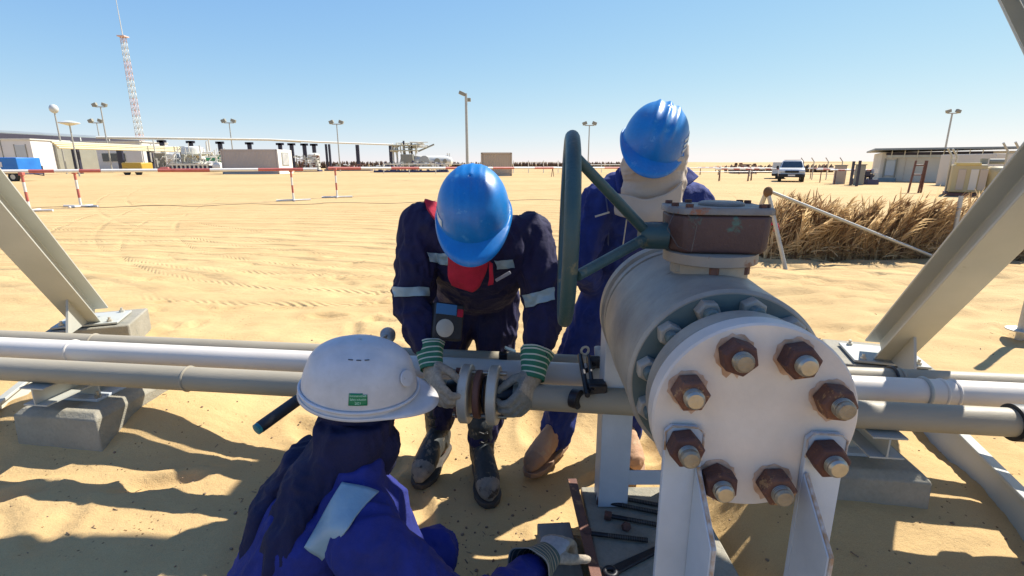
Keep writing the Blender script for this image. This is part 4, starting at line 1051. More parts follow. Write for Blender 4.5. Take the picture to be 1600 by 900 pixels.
# ================= worker crouching in front, white helmet
def worker_crouching():
    hc = P(563, 607, 1.25)
    fwd = V((.96, .16, -.10)); up = V((.06, -.16, .98))
    R = frame3(fwd, up); head = hc-R@V((.0, .0, .03))
    neck = V((-.415, 1.17, .72))
    shN, shF = P(574, 838, .985), P(596, 770, 1.20)      # near (own right) and far shoulder
    shN = V((-.345, 1.02, .62)); shF = V((-.375, 1.215, .575))
    pel = V((-.66, 1.08, .24))
    elN, wrN = V((-.12, 1.02, .40)), G(842, 884, .295)
    elF, wrF = V((-.26, 1.15, .33)), V((-.08, 1.08, .22))
    hpN, hpF = pel+V((.03,-.10,0)), pel+V((.03,.10,0))
    knN, knF = V((-.17, 1.02, .44)), P(676, 868, 1.27)
    anN, anF = V((-.36, .96, .11)), V((-.36, 1.24, .11))
    def body(mb):
        head_body(mb, head, R, neck)
        loft(mb, [(pel+V((-.03,0,-.06)), V((0,.12,0)), V((.07,0,0))), (pel+V((0,0,.04)), V((0,.14,0)), V((.09,0,-.02))), (pel.lerp(neck, .5), V((0,.13,0)), V((.08,0,-.04))), (pel.lerp(neck, .78), V((0,.13,0)), V((.06,0,-.03))), (neck, V((0,.06,0)), V((.05,0,0)))])
        for s_, e, w_ in ((shN, elN, wrN), (shF, elF, wrF)): limb(mb, [(neck.lerp(s_, .6)+V((0,0,-.03)), .040), (s_, .042), (e, .036), (w_, .027)])
        for h, k, a in ((hpN, knN, anN), (hpF, knF, anF)): limb(mb, [(h, .085), (k, .055), (a, .038)])
    b = soft('person', body, [M['skin']], None, .012, 3, 0)
    root = V((-.47, 1.1, 0)); b.data.transform(Matrix.Translation(-root)); b.location = root
    setp(b, 'person crouching in royal blue coverall with dark hood and white helmet', 'person', 'workers at the valve')
    def suit(mb):
        loft(mb, [(pel+V((-.05,0,-.09)), V((0,.15,0)), V((.10,0,0))), (pel+V((-.01,0,.04)), V((0,.18,0)), V((.12,0,-.03))), (pel.lerp(neck, .45)+V((-.04,0,0)), V((0,.175,0)), V((.125,0,-.05))), (pel.lerp(neck, .78)+V((-.03,0,0)), V((0,.165,0)), V((.11,0,-.05))), (neck+V((.0,0,-.03)), V((0,.10,0)), V((.085,0,0))), (neck+V((.01,0,.04)), V((0,.07,0)), V((.06,0,0)))])
        for s_, e, w_ in ((shN, elN, wrN), (shF, elF, wrF)):
            limb(mb, [(neck.lerp(s_, .5)+V((-.01,0,-.03)), .095), (s_, .090), (s_.lerp(e, .5), .078), (e, .068), (e.lerp(w_, .6), .055), (w_+(e-w_).normalized()*.05, .048)], 20)
        for h, k, a in ((hpN, knN, anN), (hpF, knF, anF)):
            limb(mb, [(h, .125), (h.lerp(k, .5), .105), (k, .082), (k.lerp(a, .5), .078), (a+V((0,0,.08)), .070)], 20)
    hot = [(elN, .16, .8), (elF, .16, .8), (shN, .14, .3), (knF, .14, .3), (pel, .2, .5)]
    soft('coverall', suit, [M['royal']], b, .0070, 3, .0085, 11.5, hot, seed=15)
    # hood hanging down the back, closed round the face
    def hood(mb):
        mb.ell(head+R@V((0,.0,-.005)), (.098,.112,.10), R)
        q = [P(560, 660, 1.220), P(535, 700, 1.200), P(520, 740, 1.180), P(490, 790, 1.110)]
        loft(mb, [(P(556, 650, 1.220), V((.100,0,0)), V((0,.10,0))), (P(548, 690, 1.210), V((.100,0,-.01)), V((0,.105,0))), (P(520, 728, 1.190), V((.105,0,.0)), V((.02,.12,0))), (P(486, 775, 1.150), V((.080,0,.03)), V((.02,.15,0))), (P(462, 835, 1.110), V((.060,0,.03)), V((.0,.145,0))), (P(462, 865, 1.090), V((.018,0,.01)), V((.0,.10,0)))])
        limb(mb, [(P(590, 690, 1.230), .060), (P(585, 718, 1.250), .055), (P(560, 730, 1.230), .07)])
        loft(mb, [(P(470, 700, 1.250), V((.030,0,0)), V((0,.07,0))), (P(432, 770, 1.210), V((.045,0,0)), V((0,.12,0))), (P(420, 850, 1.170), V((.048,0,0)), V((0,.14,0))), (P(412, 940, 1.130), V((.05,0,0)), V((0,.13,0)))])
    soft('hood', hood, [M['hood']], b, .0065, 3, .0135, 9.0, strand=(1.3,1.1,.42), seed=22)
    # skin seen between hood and brim
    mb = MB(); mb.ell(P(607, 662, 1.255), (.016,.02,.014)); part('cheek', mb, M['skin'], b, 0, 180)
    # reflective strip over the near shoulder
    # hard hat
    sh, R2, pt = hardhat(b, hc, fwd, up, M['helmet_white'], 'white', 1.02)
    hat = sh
    # rim gutter and vent slots
    mb = MB(); mb.tube([hc+R2@(pt(2*PI*k/96, .035, .004)) for k in range(96)], .0045, 8, closed=True, cap=False); part('rim_gutter', mb, M['helmet_white'], sh, 0, 180)
    for i in (-1, 0, 1):
        decal(sh, R2, hc, pt, math.radians(88+i*13.5-4), math.radians(88+i*13.5+4), .665, .680, M['hole'], 'vent_slot', .0006, 4, 2)
    o_ = pt(math.radians(30), .30, .003); n_ = R2@V((o_.x/.0137, o_.y/.0213, o_.z/.02)).normalized()
    mb = MB(); mb.lathe([(0, .022), (.004, .022), (.005, .018)], hc+R2@o_, n_, 28); part('side_boss', mb, M['helmet_white'], sh, .001)
    # green sticker with its three lines
    t0, t1, f0, f1 = math.radians(95.5), math.radians(78), .115, .255
    decal(sh, R2, hc, pt, t0, t1, f0, f1, M['sticker_green'], 'sticker', .0010, 12, 8, mask=lambda i, j: not (i > .78 and j > .88))
    lines = [('Environment and health', .90, .80, .0040), ('Safety induction', .86, .50, .0052), ('2021', .30, .18, .0055)]
    for tx, wfrac, vpos, hgt in lines:
        cu = bpy.data.curves.new('txt', 'FONT'); cu.body = tx; cu.align_x = 'CENTER'; cu.align_y = 'CENTER'; cu.size = 1; cu.resolution_u = 2
        ob = bpy.data.objects.new('txt', cu); C.objects.link(ob); bpy.context.view_layer.update()
        me = bpy.data.meshes.new_from_object(ob.evaluated_get(bpy.context.evaluated_depsgraph_get())); bpy.data.objects.remove(ob)
        xs_ = [v.co.x for v in me.vertices]; wx = max(xs_)-min(xs_); hh = (f1-f0)*.26 if tx != '2021' else (f1-f0)*.30
        for v in me.vertices:
            u_ = .5+(v.co.x/wx)*wfrac; f_ = f0+(f1-f0)*vpos+v.co.y*hh
            v.co = hc+R2@pt(t0+(t1-t0)*u_, f_, .0020)-wloc(sh)
        me.materials.append(M['text_white']); ob = bpy.data.objects.new('lettering', me); C.objects.link(ob); ob.parent = sh
    # glove resting on the slab edge
    glove(b, G(852, 872, .30), G(892, 814, .265)-G(852, 872, .30), (-.30, -.25, .92), 1, [(.6, .8, .5), (.65, .85, .5), (.7, .9, .6), (.7, .9, .6)], M['glove_cloth'], M['glove_white'], 1.16, elN-wrN, thumb=(.75, .6, -.3), cuff_len=.10, flare=.062, tcurl=.3, cuff_m=('glove_greygreen', 'glove_tan'))
    glove(b, wrF, (.6,-.2,-.5), (.2,-.3,.9), -1, [.6]*4, M['glove_cloth'], M['glove_white'], 1.0, wrF*-1+elF)
    boot(b, anN, anN+V((.26,-.02,-.07)), M['boot'], M['boot_toe'], M['sole'], .16)
    boot(b, anF, anF+V((.26,.02,-.07)), M['boot'], M['boot_toe'], M['sole'], .16)
    return b
M['glove_white'] = mat('glove_pale_cloth', (.50,.50,.50), (.40,.40,.40), .9, scale=22, bump=.45, bscale=90, fine=.2)
M['glove_greygreen'] = mat('glove_grey_green_stripe', (.10,.14,.12), (.08,.11,.10), .9, scale=30, bump=.3, bscale=90, fine=.3)
M['glove_tan'] = mat('glove_tan_stripe', (.45,.38,.28), (.36,.30,.22), .9, scale=30, bump=.3, bscale=90)
wcr = worker_crouching()
drape(wcr, [[(536+54*t, 753+17*t) for t in (0,.25,.5,.75,1)], [(516+44*t, 790+12*t) for t in (0,.25,.5,.75,1)], [(498+42*t, 824+8*t) for t in (0,.25,.5,.75,1)], [(476+30*t, 856+16*t) for t in (0,.25,.5,.75,1)]], M['band'], 'reflective_strip', .006, .004, .0008, 4)

# ------------------------------------------------------------------ palm-frond fence and its tripod of poles
M.update(
    frond=mat('dry_palm_frond', (.52,.36,.18), (.33,.215,.105), .8, scale=3.5, spread=.5, bump=.2, bscale=40, rust=(.55,.38,.19), rust_at=.58, rscale=26),
    frond_pale=mat('pale_straw_frond', (.78,.60,.34), (.62,.44,.23), .8, scale=5, bump=.2),
    frond_dark=mat('dark_old_frond', (.30,.18,.09), (.18,.11,.06), .9, scale=9),  # darker brown fronds, more frequent behind the front row
    galv=mat('galvanised_post', (.48,.47,.42), (.36,.35,.31), .45, .3, scale=8, bump=.1),
    cream=mat('cream_cabin_paint', (.66,.60,.50), (.58,.52,.42), .6, scale=.6, bump=.05),
    cabin_white=mat('white_cabin_paint', (.74,.72,.68), (.66,.63,.58), .6, scale=.5, rust=(.5,.45,.38), rust_at=.72, rscale=1),
    taupe=mat('taupe_container', (.50,.44,.40), (.44,.39,.35), .6, scale=.5),
    tan=mat('tan_container', (.52,.42,.31), (.45,.36,.27), .6, scale=.5),
    corr=mat('grey_corrugated', (.30,.29,.23), (.24,.23,.18), .6, scale=.5),
    dark_post=mat('dark_post_paint', (.022,.022,.045), (.03,.03,.05), .5, scale=1),
    roof=mat('grey_roof_sheet', (.24,.27,.27), (.19,.21,.21), .5, scale=.4),
    roof_under=mat('painted_eaves_shade', (.05,.045,.07), (.04,.035,.05), .8),  # near-black colour standing in for the shade under eaves
    yellow=mat('yellow_machine_paint', (.52,.34,.04), (.46,.29,.04), .45, scale=3),
    plant_white=mat('white_vessel_paint', (.70,.68,.60), (.62,.60,.52), .45, scale=.7, rust=(.42,.36,.28), rust_at=.7, rscale=2),
    pipe_cream=mat('cream_pipe_paint', (.66,.60,.40), (.58,.52,.34), .5, scale=1),
    green=mat('green_machine_paint', (.03,.22,.12), (.02,.17,.09), .5, scale=1),
    skid_blue=mat('dark_blue_steel', (.03,.035,.10), (.05,.05,.11), .5, scale=2),
    truck_blue=mat('blue_tank_paint', (.010,.13,.46), (.02,.20,.55), .45, scale=1.2),
    truck_white=mat('white_car_paint', (.68,.68,.66), (.6,.6,.58), .3, coat=.4),
    glass=mat('dark_window_glass', (.03,.05,.06), (.02,.03,.04), .12, spec=.8),
    tyre=mat('tyre_rubber', (.02,.02,.02), (.03,.03,.03), .8),
    sandy_machine=mat('sand_coloured_enclosure', (.52,.42,.22), (.44,.35,.18), .6, scale=.8),
    door_grey=mat('pale_grey_door', (.52,.55,.55), (.45,.48,.48), .5, scale=1),
    lamp=mat('lamp_glass', (.6,.62,.6), (.5,.52,.5), .3),
    dune_brown=mat('dead_frond_belt', (.16,.09,.05), (.10,.06,.035), .9, scale=.4),
)
def frond_fence():
    y0 = 7.45; x0, x1 = 3.72, 8.6
    t = thing('palm_frond_fence', 'shaggy wind fence of dry golden-brown palm fronds set upright in the sand', 'fence', (6.1, y0, .12))
    rnd = random.Random(3)
    vs, fs, ms = [], [], []
    def blade(p, d, w_, ln, droop, mi):
        side = d.cross(V((rnd.uniform(-.5,.5), -1, rnd.uniform(-.5,.5)))).normalized(); k = len(vs); seg = 3
        for j in range(seg+1):
            u = j/seg; q = p+d*ln*u+V((0,-.03,-droop))*u*u; ww = w_*(1-u**1.6)+.0015
            vs.extend([q-side*ww, q+side*ww])
        for j in range(seg): fs.append((k+2*j, k+2*j+1, k+2*j+3, k+2*j+2)); ms.append(mi)
    def frond(bx, by, lean, h, mi, n=25):
        p0 = V((bx, by, zg(bx, by)-.04)); lean2 = rnd.gauss(0, .12); d0 = V((math.sin(lean), lean2, math.cos(lean))).normalized()
        bend = V((rnd.gauss(.10, .16), rnd.gauss(-.03, .05), -rnd.uniform(0, .10)))
        pt_ = lambda u: p0+d0*h*u+bend*u*u*h
        k = len(vs)
        for j in range(6):
            u = j/5; q = pt_(u); ww = .011*(1-u)+.003; vs.extend([q-V((ww,0,0)), q+V((ww,0,0))])
        for j in range(5): fs.append((k+2*j, k+2*j+1, k+2*j+3, k+2*j+2)); ms.append(mi)
        for i in range(n):
            u = .03+.95*(i+rnd.random())/n; q = pt_(u); t_ = (pt_(min(1, u+.05))-pt_(u-.05)).normalized(); sg = 1 if i % 2 else -1
            fold = rnd.uniform(.10, .55); d = (t_*math.cos(fold)+V((sg*math.cos(lean)*math.sin(fold), -abs(rnd.gauss(0, .25)), -sg*math.sin(lean)*math.sin(fold)))).normalized()
            blade(q, d, rnd.uniform(.007, .014), h*rnd.uniform(.22, .42)*(1.15-.55*u), rnd.uniform(0, .07), mi)
    x = x0
    while x < x1:
        cl = .5+.5*math.sin(x*7.3+1.3*math.sin(x*3.1)); lean = .10+.20*math.sin(x*2.3)
        for row in range(5):
            by = y0+(row-2)*.07
            frond(x+rnd.uniform(-.04,.04), by, lean+rnd.gauss(0, .15), (.72+.22*cl+rnd.uniform(-.10,.10))*(.94 if row == 0 else 1), 1 if rnd.random() < (.10 if row == 0 else .35) else (2 if rnd.random() < .4 else 0))
        x += .062
    for _ in range(2200):
        xx = rnd.uniform(x0, x1); yy_ = y0+rnd.uniform(-.20, .16); blade(V((xx, yy_, zg(xx, yy_)-.02)), V((math.sin(.10+.20*math.sin(xx*2.3)+rnd.gauss(0, .12)), rnd.gauss(0, .08), 1)).normalized(), rnd.uniform(.005, .010), rnd.uniform(.35, .74), rnd.uniform(0, .04), rnd.choice((0,0,2,1)))
    for _ in range(420):
        xx = rnd.uniform(x0, x1); a_ = rnd.uniform(-1.5, 1.5); blade(V((xx, y0-.17+rnd.uniform(-.05,.05), zg(xx, y0-.17)+rnd.uniform(0,.25))), V((math.sin(a_), -.25, math.cos(a_)*.7)).normalized(), .009, rnd.uniform(.15,.34), .06, rnd.choice((0,2,1)))
    mb = MB(); mb.v = [tuple(v) for v in vs]; mb.f = fs; mb.m = ms
    part('fronds', mb, [M['frond'], M['frond_dark'], M['frond_pale']], t, 0, 180)
    part('post', MB().tube([P(1502, 306, 7.25), V((P(1502, 306, 7.25).x-.02, 7.2, .1))], .028, 12), M['galv'], t)
for k_ in ('frond', 'frond_pale', 'frond_dark'):
    t_ = M[k_].node_tree; N_ = t_.nodes; pb = N_['Principled BSDF']; tr_ = N_.new('ShaderNodeBsdfTranslucent'); mx_ = N_.new('ShaderNodeMixShader'); mx_.inputs[0].default_value = .45
    t_.links.new(pb.inputs['Base Color'].links[0].from_socket, tr_.inputs[0]); t_.links.new(pb.outputs[0], mx_.inputs[1]); t_.links.new(tr_.outputs[0], mx_.inputs[2]); t_.links.new(mx_.outputs[0], N_['Material Output'].inputs[0])
frond_fence()
fA = G(1230, 423, .13); ap = P(1200, 300, 6.75); fB = G(1183, 400, .13)
tp = thing('pole_trestle', 'pale steel pole trestle with red tape knots at the end of the frond fence', 'trestle', fA)
part('leg', MB().tube([fA-V((0,0,.05)), ap], .026, 14), M['galv'], tp); part('leg', MB().tube([V((ap.x-.03, 7.35, .05)), ap+V((-.02,0,0))], .030, 14), M['galv'], tp)
bE = P(1454, 399, 7.05); part('slanting_pole', MB().tube([ap+V((0,.02,.02)), bE], .022, 14), M['galv'], tp)
mb = MB(); mb.ell(ap, (.06,.05,.07)); part('lashing', mb, M['frond_dark'], tp, 0, 180)
def rag(c, n, seed):
    r2 = random.Random(seed); mb = MB()
    for _ in range(n):
        d = V((r2.uniform(-1,.6), r2.uniform(-.5,.5), r2.uniform(-1,.4))).normalized(); mb.tube([c, c+d*.05, c+d*.09+V((0,0,-.03))], [.010,.016,.004], 5)
    return mb
part('red_tape', rag(ap+V((-.10, 0, -.28)), 10, 1), M['redc'], tp, 0, 180)
part('red_tape', rag(V((ap.x+.38, 7.18, .68)), 7, 2), M['redc'], tp, 0, 180)

# vertical post with stacked base at the right edge
sp_ = G(1588, 552, .20)
ps = thing('base_post', 'short steel post on stacked dark base plates standing in the sand by the pipes', 'post', sp_)
part('tube', MB().tube([sp_+V((0,0,.08)), sp_+V((0,0,1.15))], .028, 18), M['galv'], ps)
part('base', MB().box(sp_+V((0,0,.02)), (.26,.20,.06), Matrix.Rotation(.3,4,'Z')), M['dark_steel'], ps, .004)
part('plate', MB().box(sp_+V((0,0,.065)), (.22,.17,.02), Matrix.Rotation(.1,4,'Z')), M['galv'], ps, .003)
part('flange', MB().lathe([(0,.09),(.008,.09)], sp_+V((0,0,.17)), (0,0,1), 28), M['galv'], ps)

# ------------------------------------------------------------------ red and white barriers
def striped(mb, a, b, r, step, n=10, first=0):
    a, b = V(a), V(b); L = (b-a).length; k = 0; t = 0; d = (b-a).normalized()
    while t < L-1e-3:
        e = min(t+step, L); mb.tube([a+d*t, a+d*e], r*(1.0 if k % 2 else 1.02), n, m=(k+first) % 2); t = e; k += 1
    return mb
RW = [M['white'], M['red']]
def stand(u, v, h, label, rot=0, s=1.0):
    p = G(u, v, .10); p.z = zg(p.x, p.y)
    t = thing('barrier_stand', label, 'barrier stand', p, 'red and white barrier stands')
    part('upright', striped(MB(), p+V((0,0,.02)), p+V((0,0,h)), .036*s, h/4, 12), RW, t)
    c, s_ = math.cos(rot), math.sin(rot)
    part('foot', MB().tube([p+V((-c*.62, -s_*.62, .035)), p+V((c*.62, s_*.62, .035))], .035*s, 10), M['white'], t)
    part('foot', MB().tube([p+V((s_*.42, -c*.42, .032)), p+V((-s_*.42, c*.42, .032))], .033*s, 10), M['white'], t)
    part('fork', MB().box(p+V((0,0,h-.02)), (.12,.10,.10)), M['red'], t, .01)
    return p, h
st_list = [(47, 331, 1.13, 'striped barrier stand closest to the parked blue tank trailer', .15), (127, 324, 1.15, 'striped barrier stand with broad white cross foot in front of the cream cabin', -.1),
           (459, 314, 1.17, 'striped barrier stand in front of the taupe container end with the window', .5), (527, 309, 1.20, 'striped barrier stand just past the gap between the two long rails', .3)]
tops = []
for a in st_list:
    p, h = stand(*a); tops.append(p+V((0,0,h)))
def rail(a, b, label, step, first=0):
    t = single('barrier_rail', label, 'barrier rail', striped(MB(), a, b, .055, step, 12, first), RW, (a+b)/2, 'red and white barrier rails')
rail(tops[0]+V((-3.4,-.5,.03)), tops[1]+V((.7,.2,.02)), 'red and white rail over the two stands before the cabins', .62)
rail(tops[1]+V((.72,.22,.02)), tops[2]+V((.9,.3,.03)), 'red and white rail running from the cabins to the taupe container', 1.55)
e2 = P(1000, 268, 34); rail(tops[3]+V((-.25,-.1,.02)), V((e2.x, e2.y, 1.25)), 'long red and white rail running behind the bending worker', 1.4, 1)
# thin cable lying on the sand between the stands
cb = MB(); pts = []
for i in range(60):
    u = -20+ i*16.5; v = 326-(u/930)*14+1.2*math.sin(i*.7)
    q = G(u, v, .10); q.z = zg(q.x, q.y)+.012; pts.append(q)
cb.tube(pts, .007, 6); single('ground_cable', 'thin dark cable lying across the sand between the barrier stands', 'cable', cb, M['tyre'], pts[30], ang=180)
# farther barriers on the right, copies of one small trestle barrier
def small_barrier(u, v, wd, label, proto=[None]):
    p = G(u, v, .1); p.z = zg(p.x, p.y)
    if proto[0] is None:
        t = thing('small_barrier', label, 'barrier', p, 'small barriers beyond the frond fence')
        part('rail', striped(MB(), p+V((-1.6,0,.98)), p+V((1.6,0,.98)), .05, .5, 8), RW, t)
        for sx in (-1.2, 1.2):
            part('leg', MB().tube([p+V((sx-.15,-.25,0)), p+V((sx,0,.98))], .035, 8).tube([p+V((sx+.15,.25,0)), p+V((sx,0,.98))], .035, 8), M['rust_plate'], t)
        proto[0] = (t, p); return
    t, p0 = proto[0]; dup(t, p-p0, label)
for i, (u, v, lb) in enumerate(((1146, 283, 'small trestle barrier alone on open sand between the frond fence and the parked car'), (1195, 282, 'small trestle barrier next to the white box truck wheels'),
        (1108, 273, 'small trestle barrier in the row above the standing worker shoulder'), (1128, 268, 'small trestle barrier in the far row nearest the wood stack'), (1168, 272, 'small trestle barrier in the far row in front of the wood stack'),
        (1305, 285, 'small trestle barrier just past the car by the chain posts'), (1330, 288, 'small trestle barrier beside the low grey kiosk'), (880, 276, 'small trestle barrier seen between the handwheel and the bending worker'), (1285, 279, 'small trestle barrier half hidden behind the car'))):
    small_barrier(u, v, 0, lb)

# ------------------------------------------------------------------ background plant and buildings
def zat(v, Y): return CAMZ+Y*(-SP+(450-v)/FPX*CP)/(CP+(450-v)/FPX*SP)
def xat(u, Y, z=0):
    zc = Y*CP+(CAMZ-z)*SP; return (u-800)/FPX*zc
def bbox(u0, u1, v, Y, dep, base=None):
    zb = zg(xat((u0+u1)/2, Y), Y)-.05 if base is None else base
    return V((xat(u0, Y), Y, zb)), V((xat(u1, Y), Y+dep, zat(v, Y)))
def corr_panel(a, b, n, amp, axis=0):
    """corrugated wall between two corners (vertical ribs)"""
    mb = MB(); lo, hi = V(a), V(b); pts = []
    for i in range(n*4+1):
        t = i/(n*4); off = [0, 0, amp, amp][i % 4]
        q = lo.lerp(V((hi.x, hi.y, lo.z)), t); d = V((hi.x-lo.x, hi.y-lo.y, 0)).normalized(); nrm = V((d.y, -d.x, 0)); pts.append(q+nrm*off)
    k = len(pts); mb.add(pts+[V((p.x, p.y, hi.z)) for p in pts], [(i, i+1, k+i+1, k+i) for i in range(k-1)])
    return mb
def container(name, label, cat, u0, u1, vt, Y, dep, m_, endm=None, endside=None, ribs=24):
    a, b = bbox(u0, u1, vt, Y, dep)
    t = thing(name, label, cat, ((a.x+b.x)/2, Y, a.z))
    part('walls', MB().box2(a, b), m_, t, .03)
    part('ribbed_side', corr_panel((a.x+.15, a.y-.03, a.z+.3), (b.x-.15, a.y-.03, b.z-.2), ribs, .05), m_, t, 0, 20)
    mb = MB()
    for x in (a.x, b.x): mb.box2((x-.09, a.y-.10, a.z), (x+.09, a.y+.08, b.z))
    mb.box2((a.x, a.y-.10, b.z-.16), (b.x, a.y+.08, b.z+.02)); mb.box2((a.x, a.y-.10, a.z), (b.x, a.y+.08, a.z+.25)); part('corner_frame', mb, endm or m_, t)
    return t, a, b
# the long shed with a wide canopy roof
def shed_left():
    a = V((xat(-120, 82), 82, 0)); rt = thing('site_building', 'long cream cabin row under a wide flat grey canopy roof behind the barriers', 'building', (-70, 84, 0))
    # front wall runs away to the right: near end at y=82, far end at y=112
    def Q(u, Y, v): z = zat(v, Y); return V((xat(u, Y, z), Y, z))
    A, B = Q(-140, 78, 199), Q(215, 118, 218)
    A2, B2 = A+V((0, 9, .4)), B+V((0, 9, .4))
    part('roof', MB().prism([A, B, B2, A2], (0, 0, -.14)), M['roof'], rt)
    part('eaves_shade_strip', MB().prism([A+V((0,.12,-.15)), B+V((0,.12,-.15)), B+V((0,.25,-1.3)), A+V((0,.25,-1.9))], (0, .3, 0)), M['roof_under'], rt)  # dark sheet painted in place of the shade beneath the canopy roof
    for u in (-60, 55, 93, 150):
        t_ = (u+140)/355; q = A.lerp(B, t_); part('roof_post', MB().tube([V((q.x, q.y+.1, 0)), q+V((0,.1,-.2))], .12, 8), M['plant_white'], rt)
shed_left()
def cabin(label, u0, u1, vt, Y, dep, m_, doors=(), windows=(), side=None, name='site_cabin'):
    a, b = bbox(u0, u1, vt, Y, dep); t = thing(name, label, 'cabin', ((a.x+b.x)/2, Y, a.z), 'site cabins')
    part('wall', MB().box2(a, b), m_, t, .04)
    part('roof', MB().box2((a.x-.15, a.y-.15, b.z), (b.x+.15, b.y+.15, b.z+.18)), M['plant_white'], t, .02)
    for (f0, f1) in doors:
        x0_, x1_ = a.x+(b.x-a.x)*f0, a.x+(b.x-a.x)*f1
        d = part('door', MB().box2((x0_, a.y-.05, a.z+.25), (x1_, a.y+.02, a.z+(b.z-a.z)*.84)), M['door_grey'], t, .01)
        part('door_frame', MB().box2((x0_-.1, a.y-.08, a.z+.2), (x0_, a.y+.02, a.z+(b.z-a.z)*.87)).box2((x1_, a.y-.08, a.z+.2), (x1_+.1, a.y+.02, a.z+(b.z-a.z)*.87)), M['corr'], d)
    for (f0, f1, g0, g1) in windows:
        x0_, x1_ = a.x+(b.x-a.x)*f0, a.x+(b.x-a.x)*f1; z0_, z1_ = a.z+(b.z-a.z)*g0, a.z+(b.z-a.z)*g1
        d = part('window', MB().box2((x0_-.12, a.y-.06, z0_-.12), (x1_+.12, a.y+.02, z1_+.12)), M['plant_white'], t)
        part('pane', MB().box2((x0_, a.y-.09, z0_), (x1_, a.y-.07, z1_)), M['glass'], d)
    return t, a, b
t, a, b = cabin('white cabin with plain door panels behind the blue tank trailer', -70, 58, 218.5, 80, 7, M['cabin_white'], doors=((.80, .93),))
part('panel_joint', MB().box2((xat(12, 80)-.04, 79.92, .3), (xat(12, 80)+.04, 80, 5.2)), M['corr'], t)
part('air_conditioner', MB().box2((xat(-4, 80), 79.3, 3.6), (xat(6, 80), 79.9, 4.3)), M['plant_white'], t, .05)
a, b = bbox(59, 96, 221, 84, 8); t = thing('corrugated_cabin', 'dark grey-green corrugated cabin between the white cabin and the pipe rack', 'cabin', ((a.x+b.x)/2, 84, 0))
part('wall', MB().box2(a, b), M['corr'], t); part('ribbed_side', corr_panel((a.x, a.y-.05, a.z+.4), (b.x, a.y-.05, b.z), 12, .10), M['corr'], t, 0, 20)
cabin('low cream cabin half hidden by the dark pipe rack posts', 98, 226, 222, 100, 8, M['cabin_white'], windows=((.12,.40,.35,.62), (.52,.80,.35,.62)))
# blue tank trailer
def trailer():
    Y = 42.5; a, b = V((xat(-30, Y), Y, .75)), V((xat(33, Y), Y+2.2, zat(246, Y)))
    t = thing('tank_trailer', 'bright blue boxy tank trailer parked before the white cabin', 'trailer', ((a.x+b.x)/2, Y, .05))
    part('tank_body', MB().box2((a.x, a.y, a.z+.15), b), M['truck_blue'], t, .06)
    part('chassis', MB().box2((a.x, a.y+.2, a.z-.1), (b.x+.3, b.y-.2, a.z+.12)), M['skid_blue'], t, .02)
    part('side_panel', MB().box2((a.x+1.2, a.y-.04, a.z+.5), (a.x+2.1, a.y+.01, a.z+.9)), M['cabin_white'], t)
    for x in (a.x+.8, b.x-.6):
        w_ = part('wheel', MB().lathe([(-.12, .30), (-.12, .40), (.12, .40), (.12, .30)], (x, a.y+.15, .45), (0,1,0), 24), M['tyre'], t)
        part('rim', MB().lathe([(-.13, .20), (-.06, .22)], (x, a.y+.15, .45), (0,1,0), 20), M['steel'], w_)
    part('tow_bar', MB().tube([(b.x+.2, Y+1, .7), (b.x+1.1, Y+1, .55), (b.x+1.1, Y+1, 1.35)], .05, 8), M['dark_post'], t)
trailer()
# pipe rack: posts carrying cream pipes
def rack():
    def Q(u, Y, v): z = zat(v, Y); return V((xat(u, Y, z), Y, z))
    t = thing('pipe_rack', 'low pipe rack with dark posts carrying a bundle of cream pipes past the cream cabin', 'pipe rack', Q(190, 90, 270))
    for k, (v0, v1) in enumerate(((222, 231), (224.5, 233), (227.5, 235.5), (230.5, 237))):
        a_, b_ = Q(80, 70, v0), Q(292, 108, v1); part('pipe', MB().tube([a_+V((0,k*.35,0)), b_+V((0,k*.35,0))], .14, 10), M['pipe_cream'], t)
    for u in (119, 189, 236, 288):
        tt = (u-80)/212; Y = 70+tt*38-.4; q = Q(u-4, Y, 222+tt*7); part('post', MB().box2((q.x-.45, Y-.2, 0), (q.x+.45, Y+.2, q.z)), M['dark_post'], t)
    part('cross_beam', MB().box(Q(285, 107, 236), (5, .5, .4)), M['dark_post'], t)
rack()
def overhead():
    def Q(u, Y, v): z = zat(v, Y); return V((xat(u, Y, z), Y, z))
    t = thing('overhead_pipeline', 'thin overhead pipe on dark T-shaped posts running past the containers', 'pipeline', Q(400, 115, 268))
    part('pipe', MB().tube([Q(150, 96, 214.5), Q(420, 112, 218), Q(500, 120, 222), Q(612, 131, 226)], .20, 10), M['plant_white'], t)
    part('pipe', MB().tube([Q(170, 97.5, 215.6), Q(420, 113.5, 219), Q(470, 119, 222)], .12, 8), M['corr'], t)
    for u in (252, 297, 343, 389, 437, 455, 475, 490, 509, 514, 558, 610):
        tt = (u-150)/462; Y = 96+35*tt+.5; v = 215+11*tt+.6; q = Q(u, Y, v); wd = .40 if u not in (509, 514) else .22
        mb = MB().box2((q.x-wd, Y-.2, 0), (q.x+wd, Y+.2, q.z-.15))
        if u not in (509, 514, 558, 610): mb.box2((q.x-.85, Y-.2, q.z-.60), (q.x+.85, Y+.2, q.z-.12))
        part('post', mb, M['dark_post'], t)
overhead()
